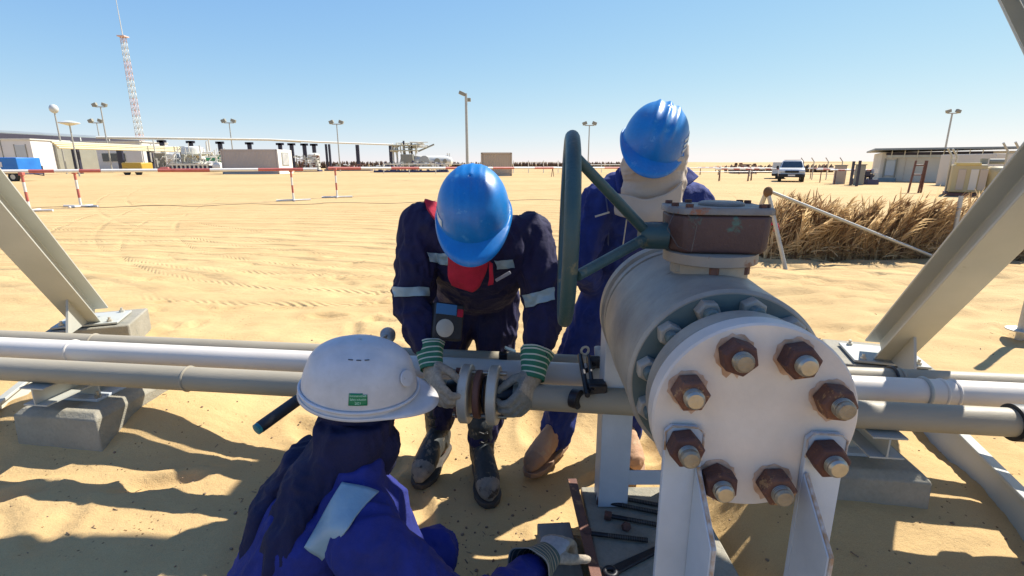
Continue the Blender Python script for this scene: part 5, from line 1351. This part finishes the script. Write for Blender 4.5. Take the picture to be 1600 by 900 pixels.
# taupe container with windowed white end
t, a, b = container('site_container', 'long taupe container with a white end wall and barred window', 'container', 350, 436, 233.5, 74, 4, M['taupe'], ribs=40)
part('end_wall', MB().box2((b.x+.10, a.y-.1, a.z), (b.x+.16, a.y+4.6, b.z)), M['cabin_white'], t, .02)
wz0, wz1 = a.z+(b.z-a.z)*.38, a.z+(b.z-a.z)*.86; wy0, wy1 = a.y+1.2, a.y+3.2
w_ = part('window', MB().box2((b.x+.16, wy0-.15, wz0-.1), (b.x+.20, wy1+.15, wz1+.1)), M['corr'], t)
part('pane', MB().box2((b.x+.20, wy0, wz0), (b.x+.22, wy1, wz1)), M['door_grey'], w_)
mb = MB()
for k in range(5): yy = wy0+(wy1-wy0)*(k+.5)/5; mb.box2((b.x+.24, yy-.05, wz0), (b.x+.27, yy+.05, wz1))
part('window_bars', mb, M['cabin_white'], w_)
container('tan_container', 'tan ribbed shipping container on the sand behind the bending worker helmet', 'container', 753, 799, 238.5, 62, 3, M['tan'], ribs=14)
# yellow machine
a, b = bbox(190, 226, 254, 68, 2.2); t = thing('yellow_compressor', 'small yellow towable compressor with black wheels in front of the pipe rack', 'compressor', ((a.x+b.x)/2, 68, .05))
part('hood', MB().box2((a.x+.2, a.y, b.z-1.0), (b.x-.2, b.y, b.z)), M['yellow'], t, .12); part('chassis', MB().box2((a.x+.2, a.y+.1, a.z+.45), (b.x, b.y-.1, a.z+.75)), M['tyre'], t)
for x in (a.x+.8, b.x-.7): part('wheel', MB().lathe([(-.12,.3),(-.12,.42),(.12,.42),(.12,.3)], (x, a.y, .45), (0,1,0), 20), M['tyre'], t)
# process skid left: tank, red pump, dark ribbed coolers, end vessel
def skid_left():
    Y = 92; a, b = bbox(236, 350, 256, Y, 4); t = thing('process_skid', 'cluttered process skid with white tank, red pump and dark blue ribbed cooler', 'process plant', ((a.x+b.x)/2, Y, 0))
    r2 = random.Random(8)
    tk = V((xat(306, Y+5), Y+5, 0)); R_ = xat(322, Y+5)-xat(306, Y+5); zt_ = zat(228.5, Y+5)
    part('storage_tank', MB().lathe([(0, R_), (zt_-.6, R_), (zt_-.2, R_*.9), (zt_, R_*.25)], tk, (0,0,1), 32), M['plant_white'], t)
    part('tank_platform', MB().box2((tk.x-.5, Y+2.2, zt_-1.7), (tk.x+R_+2.2, Y+4.4, zt_-1.45)), M['pipe_cream'], t)
    a2, b2 = bbox(262, 274, 240, Y+2, 2); part('filter_vessel', MB().box2(a2, b2), M['plant_white'], t, .2)
    a2, b2 = bbox(244, 260, 238, Y+3, 1); part('grey_vessel', MB().box2(a2, b2), M['corr'], t, .2)
    a2, b2 = bbox(249, 264, 261, Y-2, 2); part('red_pump', MB().box2(a2, b2), M['red'], t, .2)
    mb = MB(); a2, b2 = bbox(268, 330, 258.5, Y-1, 3)
    mb.box2(a2, b2); part('cooler', mb, M['skid_blue'], t)
    mb = MB()
    for k in range(9):
        x = a2.x+(b2.x-a2.x)*(k+.6)/9.2; mb.box2((x-.12, a2.y-.25, .2), (x+.12, a2.y-.02, b2.z))
    mb.box2((a2.x, a2.y-.3, b2.z), (b2.x, b2.y, b2.z+.3)); part('cooler_fins', mb, M['plant_white'], t)
    c = V((xat(337, Y-1), Y-1, zat(262, Y-1))); part('end_vessel', MB().lathe([(-.1, .05), (0, .65), (.25, .9), (1.5, .9)], c, (.25,1,0), 24), M['plant_white'], t)
    mb = MB()
    for k in range(70):
        u = r2.uniform(238, 346); yy = Y+r2.uniform(-.5, 4); z0_ = r2.uniform(.6, 3.8); x = xat(u, yy); L_ = r2.uniform(.6, 2.4); q = V((x, yy, z0_))
        d = random.Random(k).choice([V((1,0,0)), V((0,0,1)), V((0,0,1)), V((.7,0,.7))]); mb.tube([q, q+d*L_], r2.uniform(.05, .13), 6)
    part('pipework', mb, M['plant_white'], t)
    mb = MB()
    for k in range(36):
        u = r2.uniform(238, 346); yy = Y+r2.uniform(-1, 3); q = V((xat(u, yy), yy, r2.uniform(.5, 3.2))); mb.box(q, (r2.uniform(.2,.6), .3, r2.uniform(.2,.6)))
    part('valves', mb, M['corr'], t)
    a2, b2 = bbox(320, 346, 247, Y+8, 2); gm = part('green_manifold', MB().tube([(a2.x, Y+8, b2.z-.2), (b2.x, Y+8, b2.z-.2)], .35, 12).tube([(a2.x, Y+8, b2.z-1.4), (b2.x, Y+8, b2.z-1.4)], .3, 12).box2((b2.x-.6, Y+7.5, 0), (b2.x+.5, Y+8.5, b2.z+.6)), M['green'], t)
skid_left()
def small_tank(u0, u1, vt, Y, label):
    x = xat((u0+u1)/2, Y); R_ = (xat(u1, Y)-xat(u0, Y))/2; z_ = zat(vt, Y)
    single('vertical_tank', label, 'tank', MB().lathe([(0, R_), (z_-.3, R_), (z_, R_*.5)], (x, Y, 0), (0,0,1), 28), M['plant_white'], (x, Y, 0))
small_tank(485, 501, 239, 100, 'small upright white tank among the T-shaped posts')
def clutter(label, name, cat, u0, u1, v0, Y, n, seed, ms_, hmax):
    """pump and valve group on a frame"""
    r2 = random.Random(seed); x0_, x1_ = xat(u0, Y), xat(u1, Y); t = thing(name, label, cat, ((x0_+x1_)/2, Y, 0))
    mb = MB(); mb.box2((x0_, Y-.4, .1), (x1_, Y+1.4, .45)); part('skid_frame', mb, M['skid_blue'], t)
    for mi, mm in enumerate(ms_):
        mb = MB()
        for k in range(n):
            x = r2.uniform(x0_, x1_); z = r2.uniform(.3, hmax); L_ = r2.uniform(.4, 1.6); yy = Y+r2.uniform(-.3, 1.2); k2 = r2.random()
            if k2 < .45: mb.tube([V((x, yy, z)), V((x, yy, max(.3, z-L_)))], r2.uniform(.04, .10), 6)
            elif k2 < .8: mb.tube([V((x, yy, z)), V((min(x+L_, x1_), yy, z))], r2.uniform(.04, .10), 6)
            else: mb.box((x, yy, z), (.3, .3, .3))
        part(['pipework', 'valves', 'motors'][mi], mb, mm, t)
    return t
clutter('low pump skid with tangled pale pipes between the taupe container and the tank', 'pump_skid', 'pump skid', 462, 500, 0, 96, 26, 3, [M['plant_white'], M['rust_plate'], M['corr']], 3.2)
clutter('low valve manifold standing before the horizontal white vessel', 'valve_manifold', 'manifold', 585, 700, 0, 84, 55, 5, [M['plant_white'], M['skid_blue'], M['corr']], 1.9)
clutter('low run of pale pipe fittings past the small upright tank', 'pipe_fitting_skid', 'pipe fittings', 508, 580, 0, 104, 20, 7, [M['plant_white'], M['corr'], M['rust_plate']], 1.5)
def separator():
    Y = 92; zc = (zat(243.5, Y)+zat(261.5, Y))/2; R_ = (zat(243.5, Y)-zat(261.5, Y))/2
    x0_, x1_ = xat(626, Y), xat(708, Y); t = thing('separator_vessel', 'long horizontal white pressure vessel with piping tower and slanting boom', 'pressure vessel', ((x0_+x1_)/2, Y, 0))
    part('vessel', MB().lathe([(0, R_*.2), (.25, R_*.7), (.9, R_), (x1_-x0_-.9, R_), (x1_-x0_-.25, R_*.7), (x1_-x0_, R_*.2)], (x0_, Y, zc), (1,0,0), 40), M['plant_white'], t)
    for f in (.25, .75): x = x0_+(x1_-x0_)*f; part('saddle', MB().box2((x-.4, Y-1, 0), (x+.4, Y+1, zc-R_*.7)), M['skid_blue'], t)
    a2, b2 = bbox(627, 646, 241, Y-2.5, 1.5, base=1.6); part('grey_cabinet', MB().box2(a2, b2), M['corr'], t, .05)
    for u, rr_2 in ((664, .9), (684, .5), (696, .35)): part('manway', MB().lathe([(0, rr_2), (.25, rr_2)], (xat(u, Y-R_), Y-R_*.98, zc+.1), (0,-1,0), 20), M['corr'] if u != 664 else M['green_grey'], t)
    r2 = random.Random(4); mb = MB()
    for k in range(46):
        u = r2.uniform(614, 655); z0_ = r2.uniform(4.2, zat(222, Y)); x = xat(u, Y); d = V((1,0,0)) if k % 2 else V((0,0,-1)); mb.tube([V((x, Y+r2.uniform(-1,1), z0_)), V((x, Y+r2.uniform(-1,1), z0_))+d*r2.uniform(.6, 2.2)], r2.uniform(.05,.16), 6)
    part('tower_pipes', mb, M['plant_white'], t)
    for u in (616, 622, 633, 645): mb = MB().tube([(xat(u, Y), Y, .2), (xat(u, Y), Y, zat(220+abs(u-633)*.3, Y))], .16, 8); part('riser', mb, M['plant_white'] if u < 630 else M['dark_post'], t)
    mb = MB(); 
    for z in (zat(228, Y), zat(236, Y)): mb.box2((xat(614, Y), Y-1.4, z), (xat(655, Y), Y+1.2, z+.15))
    part('gangway', mb, M['pipe_cream'], t)
    part('boom', MB().tube([(xat(655, Y), Y, zat(236.5, Y)), (xat(680, Y), Y, zat(225.5, Y))], .14, 8), M['corr'], t)
    for u in (700, 703): part('vent_pipe', MB().tube([(xat(u, Y), Y, zc+R_*.8), (xat(u, Y), Y, zat(239.5, Y))], .10, 6), M['plant_white'], t)
separator()
# white rail fences
def rail_fence(label, pts, h, step, m_=None, rails=2):
    t = thing('rail_fence', label, 'fence', pts[0], 'low pale rail fences'); m_ = m_ or M['plant_white']; mb = MB()
    for i in range(len(pts)-1):
        a_, b_ = V(pts[i]), V(pts[i+1])
        for r in range(rails): mb.tube([a_+V((0,0,h*(1-r*.45))), b_+V((0,0,h*(1-r*.45)))], .05, 6)
    part('rails', mb, m_, t)
    for i in range(len(pts)-1):
        a_, b_ = V(pts[i]), V(pts[i+1]); n = max(1, int((b_-a_).length/step))
        for k in range(n+1):
            q = a_.lerp(b_, k/n); part('post', MB().tube([q, q+V((0,0,h*1.15))], .06, 6), m_, t)
def gp_(u, Y): x = xat(u, Y); return V((x, Y, zg(x, Y)))
rail_fence('low white rail fence before the process vessel and valve manifold', [gp_(600, 74), gp_(724, 70)], 1.35, 4)
rail_fence('low white rail fence between the tan container and the handwheel', [gp_(802, 78), gp_(872, 80)], 1.6, 2.2)
rail_fence('low white rail fence seen past the handwheel behind the standing worker', [gp_(905, 80), gp_(972, 84)], 1.2, 3)
rail_fence('low pale rail fence along the open sand behind the small barriers', [gp_(1075, 60), gp_(1218, 62)], .95, 3)
# far belt of palm fronds: ragged dark line
def belt(u0, u1, vt, Y, label, seed):
    r2 = random.Random(seed); mb = MB(); x = xat(u0, Y); X1 = xat(u1, Y); top = zat(vt, Y)
    while x < X1:
        w_ = r2.uniform(.12, .35); h = top*(.80+.25*r2.random()); ln = r2.uniform(-.25, .25); yy = Y+r2.uniform(-.6, .6)
        mb.prism([(x-w_, yy, -.2), (x+w_, yy, -.2), (x+w_*.7+ln, yy, h*.85), (x+ln, yy, h), (x-w_*.7+ln, yy, h*.8)], (0, .12, 0)); x += w_*.9
    single('far_frond_fence', label, 'fence', mb, [M['dune_brown']], (xat((u0+u1)/2, Y), Y, 0), 'distant frond fences', ang=180)
belt(395, 640, 251.5, 150, 'distant dark line of frond fence behind the overhead pipe posts', 1)
belt(700, 1000, 252.5, 160, 'distant dark line of frond fence behind the tan container', 2)
belt(1135, 1212, 257, 85, 'distant short line of frond fence before the pale dunes', 3)
belt(1252, 1300, 256.5, 90, 'distant short line of frond fence just past the parked car', 4)
# light poles and masts
def pole(u, vtop, Y, label, kind, r=.09, ub=None):
    x = xat(u, Y, zat(vtop, Y)); zt_ = zat(vtop, Y); t = thing('light_pole', label, 'light pole', (x, Y, 0), 'light poles')
    part('pole', MB().tube([(x, Y, 0), (x, Y, zt_)], [r*1.3, r], 8), M['galv'] if kind != 'dark' else M['dark_post'], t)
    if kind == 'flood' or kind == 'dark':
        s = Y/60
        part('cross_arm', MB().box((x, Y, zt_), (1.1*s, .1*s, .1*s)), M['galv'], t)
        for sx in (-1, 1):
            part('floodlight', MB().box((x+sx*.55*s, Y-.1*s, zt_+.22*s), (.50*s, .30*s, .34*s), Matrix.Rotation(sx*.35, 4, 'Y')), M['corr'], t, .03)
    elif kind == 'mushroom': part('lamp_shade', MB().lathe([(0, .15), (.25, 1.0), (.34, 1.0), (.55, .3)], (x, Y, zt_-.3), (0,0,1), 24), M['lamp'], t)
    elif kind == 'globe': mb = MB(); mb.ell((x, Y, zt_), (.55, .55, .62)); part('lamp_globe', mb, M['lamp'], t, 0, 180)
    elif kind == 'side':
        part('floodlight', MB().box((x-.35, Y, zt_), (.55,.4,.28), Matrix.Rotation(.4,4,'Y')), M['corr'], t, .03); part('floodlight', MB().box((x+.2, Y+.3, zt_-.5), (.4,.3,.3)), M['corr'], t, .03)
pole(84, 170, 75, 'slender light pole with a pale globe lamp above the corrugated cabin', 'globe')
pole(108, 192, 60, 'light pole topped by a white mushroom-shaped lamp', 'mushroom', .07)
pole(157, 167, 85, 'tall twin-floodlight pole behind the canopy roof, taller than its neighbour', 'flood')
pole(151, 192, 130, 'small distant twin-floodlight pole behind the canopy roof', 'flood', .1)
pole(358, 192, 110, 'twin-floodlight pole rising behind the taupe container', 'flood', .1)
pole(526, 194, 95, 'twin-floodlight pole among the T-shaped posts of the overhead pipe', 'flood')
pole(728, 146, 48, 'tallest lone light pole, directly above the bending worker helmet', 'side', .11)
pole(921, 196, 80, 'twin-floodlight pole seen between the handwheel and the standing worker', 'flood', .08)
pole(1488, 177, 58, 'twin-floodlight pole rising behind the long cream building by the fence', 'flood', .08)
def mast():
    Y = 150; zt_ = zat(57, Y); xb = xat(192, Y, zt_); t = thing('lattice_mast', 'tall red and white lattice radio mast with whip antenna', 'mast', (xb, Y, 0)); n = 22
    W = lambda z: 1.45-.5*z/zt_
    for s_ in range(2):
        mb = MB()
        for k in range(n):
            z0_, z1_ = zt_*k/n, zt_*(k+1)/n; wa, wb = W(z0_)/2, W(z1_)/2; mi = s_
            if ((k//3) % 2) != s_: continue
            cs = [(-1,-1),(1,-1),(1,1),(-1,1)]
            for i, (sx, sy) in enumerate(cs):
                p0_, p1_ = V((xb+sx*wa, Y+sy*wa, z0_)), V((xb+sx*wb, Y+sy*wb, z1_)); mb.tube([p0_, p1_], .07, 4)
                tx, ty = cs[(i+1) % 4]; q0, q1 = V((xb+tx*wa, Y+ty*wa, z0_)), V((xb+tx*wb, Y+ty*wb, z1_))
                mb.tube([p0_, q1], .035, 4); mb.tube([q0, p1_], .035, 4); mb.tube([p1_, q1], .04, 4)
        part('lattice', mb, M['plant_white'] if s_ == 0 else M['mast_red'], t, 0, 180)
    part('antenna', MB().tube([(xb, Y, zt_), (xb-.2, Y, zat(-6, Y))], [.12,.07], 6), M['plant_white'], t)
    part('top_platform', MB().box((xb, Y, zt_), (2.0, 2.0, .3)), M['mast_red'], t)
M['mast_red'] = mat('faded_mast_red', (.62,.42,.36), (.66,.5,.45), .6)
mast()
# right: white box truck, car, building, gate, generator
def car():
    Y = 41; cx = xat(1235, Y); t = thing('parked_car', 'white off-road car with dark bumper parked facing the camera', 'car', (cx, Y, .1)); z0 = zg(cx, Y)
    w_ = .92; k = lambda x, y, z: V((cx+x, Y+y, z0+z))
    mb = MB()
    sec = [(-.05, .45, .78, .88), (.0, .40, .98, .92), (.9, .42, 1.08, .93), (1.0, .42, 1.10, .93), (4.2, .42, 1.12, .93), (4.4, .5, 1.05, .88)]
    mb.rings([[k(-hw, y, zl), k(hw, y, zl), k(hw+.02, y, (zl+zh)/2), k(hw-.03, y, zh), k(-hw+.03, y, zh), k(-hw-.02, y, (zl+zh)/2)] for y, zl, zh, hw in sec]); part('body', mb, M['truck_white'], t, .03)
    mb = MB(); mb.rings([[k(-hw, y, 1.06), k(hw, y, 1.06), k(hw*.80, y+dy, 1.66), k(-hw*.80, y+dy, 1.66)] for y, dy, hw in ((1.0, .62, .86), (4.3, -.25, .86))]); part('cab', mb, M['truck_white'], t, .04)
    part('windscreen', MB().prism([k(-.76, 1.06, 1.12), k(.76, 1.06, 1.12), k(.66, 1.50, 1.58), k(-.66, 1.50, 1.58)], (0, -.03, .02)), M['glass'], t)
    for s_ in (-1, 1): part('side_window', MB().prism([k(s_*.875, 1.5, 1.12), k(s_*.875, 3.9, 1.12), k(s_*.74, 3.7, 1.56), k(s_*.74, 1.9, 1.56)], (s_*.02, 0, 0)), M['glass'], t)
    part('bumper', MB().box(k(0, -.16, .50), (1.86, .22, .26)), M['tyre'], t, .04)
    part('grille', MB().box(k(0, -.08, .80), (.95, .05, .16)), M['tyre'], t, .01)
    for s_ in (-1, 1):
        part('headlight', MB().box(k(s_*.68, -.07, .81), (.34, .06, .17)), M['lamp'], t, .02)
        part('mirror', MB().box(k(s_*1.03, 1.05, 1.14), (.18, .10, .22)), M['tyre'], t, .02)
        for y in (.55, 3.6):
            wh_ = part('wheel', MB().lathe([(-.12, .28), (-.12, .37), (.12, .37), (.12, .28)], k(s_*.80, y, .37), (1, 0, 0), 24), M['tyre'], t); part('rim', MB().lathe([(-.125, .20), (.125, .20)], k(s_*.80, y, .37), (1,0,0), 20), M['steel'], wh_)
    part('number_plate', MB().box(k(0, -.28, .52), (.50, .02, .12)), M['cabin_white'], t)
    part('roof_rack', MB().box(k(0, 2.6, 1.70), (1.2, 1.8, .04)), M['galv'], t)
    t.rotation_euler.z = -.47
car()
a, b = bbox(1207, 1229, 253.5, 50, 4.5); t = thing('box_truck', 'pale grey box truck body parked behind the white car', 'truck', ((a.x+b.x)/2, 50, .1))
part('cargo_box', MB().box2((a.x, a.y, .55), b), M['door_grey'], t, .03); part('chassis', MB().box2((a.x, a.y+.2, .35), (b.x, b.y, .55)), M['tyre'], t); t.rotation_euler.z = -.45
for x in (a.x+.4, b.x-.4): part('wheel', MB().lathe([(-.12,.2),(-.12,.35),(.12,.35),(.12,.2)], (x, 50.3, .42), (1,0,0), 18), M['tyre'], t)
def building_right():
    Y0, Y1 = 43.5, 38.5
    def Q(u, Y, v): z = zat(v, Y); return V((xat(u, Y, z), Y, z))
    t = thing('long_building', 'long low cream building with overhanging roof, pale door and louvred eaves strip', 'building', gp_(1480, 41))
    a_, b_ = V((xat(1371, Y0), Y0, 0)), V((xat(1640, 37), 37, 0)); h = zat(238, Y0)
    bk = V((5.6, 9, 0))
    part('wall', MB().prism([a_, b_, b_+V((0,9,0)), a_+bk], (0, 0, h)), M['cream'], t, .02)
    A, B = V((xat(1366, Y0, h)-.6, Y0-.9, h+.15)), V((xat(1640, 37, h), 36.2, h+.15))
    part('roof', MB().prism([A, B, B+V((0,11,0)), A+V((6.8,11,0))], (0, 0, .14)), M['roof'], t)
    d = (b_-a_).normalized(); n = V((d.y, -d.x, 0)); n = n if n.y < 0 else -n
    def wp(u, z, o=.05):
        # point of the front wall seen at column u
        dr = ray(u, 270); k = dr.x/dr.y; s = (k*a_.y-a_.x)/(d.x-k*d.y); q = a_+d*s+n*o; return V((q.x, q.y, z))
    part('eaves_strip', MB().prism([wp(1382, h-.42), wp(1540, h-.42), wp(1540, h-.24), wp(1382, h-.24)], n*.06), M['lamp'], t)
    part('eaves_shadow_strip', MB().prism([wp(1380, h-.23), wp(1545, h-.23), wp(1545, h-.02), wp(1380, h-.02)], n*.05), M['roof_under'], t)  # shadow below the eaves, put on as a dark strip
    for u in range(1388, 1545, 20): part('eaves_bracket', MB().prism([wp(u, h-.5, .12), wp(u+1.5, h-.5, .12), wp(u+1.5, h+.12, .12), wp(u, h+.12, .12)], n*.06), M['plant_white'], t)
    dd = part('door', MB().prism([wp(1382, .55), wp(1397, .55), wp(1397, h-.65), wp(1382, h-.65)], n*.06), M['door_grey'], t, .01)
    part('door_frame', MB().prism([wp(1379.5, .4), wp(1381.5, .4), wp(1381.5, h-.5), wp(1379.5, h-.5)], n*.1).prism([wp(1397.5, .4), wp(1399.5, .4), wp(1399.5, h-.5), wp(1397.5, h-.5)], n*.1), M['corr'], dd)
    for u in (1412, 1428, 1468, 1500, 1540): part('wall_seam', MB().prism([wp(u, .2), wp(u+.6, .2), wp(u+.6, h-.5), wp(u, h-.5)], n*.02), M['tan'], t)
    part('plinth_steps', MB().prism([wp(1375, 0), wp(1402, 0), wp(1402, .35), wp(1375, .35)], n*1.0), M['truck_dull'], t)
M['truck_dull'] = mat('dull_blue_grey', (.20,.26,.28), (.15,.2,.22), .7)
building_right()
a, b = bbox(1545, 1620, 240, 31, 4); setp(single('cream_annex', 'plain cream block annex behind the sand-coloured generator', 'building', MB().box2(a, b), M['cream'], ((a.x+b.x)/2, 31, 0), bev=.03))
def gate():
    Y = 25.5; t = thing('pipe_gate', 'narrow rusty-brown pipe gate frame standing open before the long building', 'gate', gp_(1430, Y)); z = zg(xat(1430, Y), Y)
    def Q(u, v): zz = zat(v, Y); return V((xat(u, Y, zz), Y, zz))
    for (u0, u1) in ((1421, 1431.5), (1437, 1447), (1441, 1449)): part('upright', MB().tube([V((Q(u0, 289).x, Y, z)), Q(u1-(0 if u0 < 1430 else 0), 251)], .045, 8), M['rust_plate'], t)
    for (u0, v0, u1, v1) in ((1431, 258, 1444, 258), (1427, 273, 1440, 273)): part('crossbar', MB().tube([Q(u0, v0), Q(u1, v1)], .035, 8), M['rust_plate'], t)
gate()
def chain_fence(label, us, Y0_, Y1_, h, seed):
    t = thing('post_fence', label, 'fence', gp_(us[0], Y0_), 'cranked wire fence posts'); n = len(us); prev = None; mb = MB()
    for i, u in enumerate(us):
        Y = Y0_+(Y1_-Y0_)*i/max(1, n-1); q = gp_(u, Y); part('post', MB().tube([q, q+V((0,0,h)), q+V((-.28,0,h+.35))], .045, 6), M['galv'], t)
        if prev is not None:
            for f in (.3, .6, .95): mb.tube([prev+V((0,0,h*f)), q+V((0,0,h*f))], .012, 4)
        prev = q
    part('wires', mb, M['corr'], t)
chain_fence('cranked wire fence posts between the gate and the sand-coloured generator', [1475, 1483], 24, 25, 1.75, 1)
chain_fence('row of small cranked fence posts beyond the parked car', [1252, 1268, 1290, 1312], 48, 46, 1.6, 2)
chain_fence('cranked wire fence posts at the corner of the cream annex', [1558, 1576], 22, 21, 1.9, 3)
def generator():
    Y = 22.5; a, b = bbox(1489, 1556, 256.5, Y, 2.2); z = zg(a.x, Y); t = thing('sand_generator', 'sand-coloured generator enclosure with rounded end and dark exhaust on a skid', 'generator', ((a.x+b.x)/2, Y, z))
    part('skid', MB().box2((a.x-.1, Y-.1, z), (b.x+.1, b.y, z+.14)), M['rust_plate'], t, .01)
    part('enclosure', MB().box2((a.x, Y, z+.16), (a.x+(b.x-a.x)*.62, b.y, b.z-.02)), M['sandy_machine'], t, .06)
    r_ = (b.z-z-.16)/2; part('rounded_end', MB().box2((a.x+(b.x-a.x)*.62, Y+.1, z+.16), (b.x, b.y-.1, b.z-.1)), M['sandy_machine'], t, .22)
    part('yellow_top', MB().box2((a.x+.1, Y-.02, b.z-.06), (a.x+(b.x-a.x)*.5, b.y-.3, b.z+.06)), M['yellow_pale'], t, .02)
    for f in (.12, .34, .50): x = a.x+(b.x-a.x)*f; part('access_panel', MB().box2((x, Y-.03, z+.28), (x+.26, Y-.003, b.z-.22)), M['tan'] if f != .34 else M['cream'], t, .01)
    part('exhaust', MB().tube([(a.x+(b.x-a.x)*.66, Y+.9, b.z+.12), (b.x-.15, Y+.9, b.z+.12)], .11, 12).box2((a.x+(b.x-a.x)*.5, Y+.6, b.z), (a.x+(b.x-a.x)*.62, Y+1.2, b.z+.24)), M['corr'], t)
    t.rotation_euler.z = -.66
M['yellow_pale'] = mat('pale_yellow_paint', (.62,.47,.16), (.52,.40,.15), .6)
generator()
for i, (u0, u1, vt, Y, lb, mm) in enumerate(((1302, 1318, 259, 37, 'low tan electrical kiosk just past the parked car', 'tan'), (1334, 1347, 258, 35, 'low grey kiosk beside the pump frame of the long building', 'corr'))):
    a, b = bbox(u0, u1, vt, Y, .8); t = thing('kiosk', lb, 'kiosk', ((a.x+b.x)/2, Y, .1)); part('case', MB().box2(a, b), M[mm], t, .03); part('roof', MB().box2((a.x-.05, a.y-.05, b.z), (b.x+.05, b.y+.05, b.z+.06)), M['corr'], t); t.rotation_euler.z = -.55
for u, Y, vt in ((1328, 34, 252), (1337.5, 33, 251)):
    q = gp_(u, Y); single('marker_post', 'dark steel post by the kiosks, '+('between the two kiosks' if u < 1330 else 'touching the grey kiosk'), 'post', MB().box2((q.x-.06, Y-.06, q.z), (q.x+.06, Y+.06, zat(vt, Y))), M['dark_post'], q)
clutter('small pump frame standing against the end of the long building', 'water_pump', 'pump', 1348, 1366, 0, 36, 14, 12, [M['dark_post'], M['plant_white']], 1.1)
clutter('brown stack of timber and pallets before the pale dunes', 'timber_stack', 'timber stack', 1145, 1180, 0, 78, 30, 14, [M['rust_plate'], M['dune_brown']], 1.5)
a, b = bbox(1014, 1078, 0, 0, 0) if 0 else (None, None)
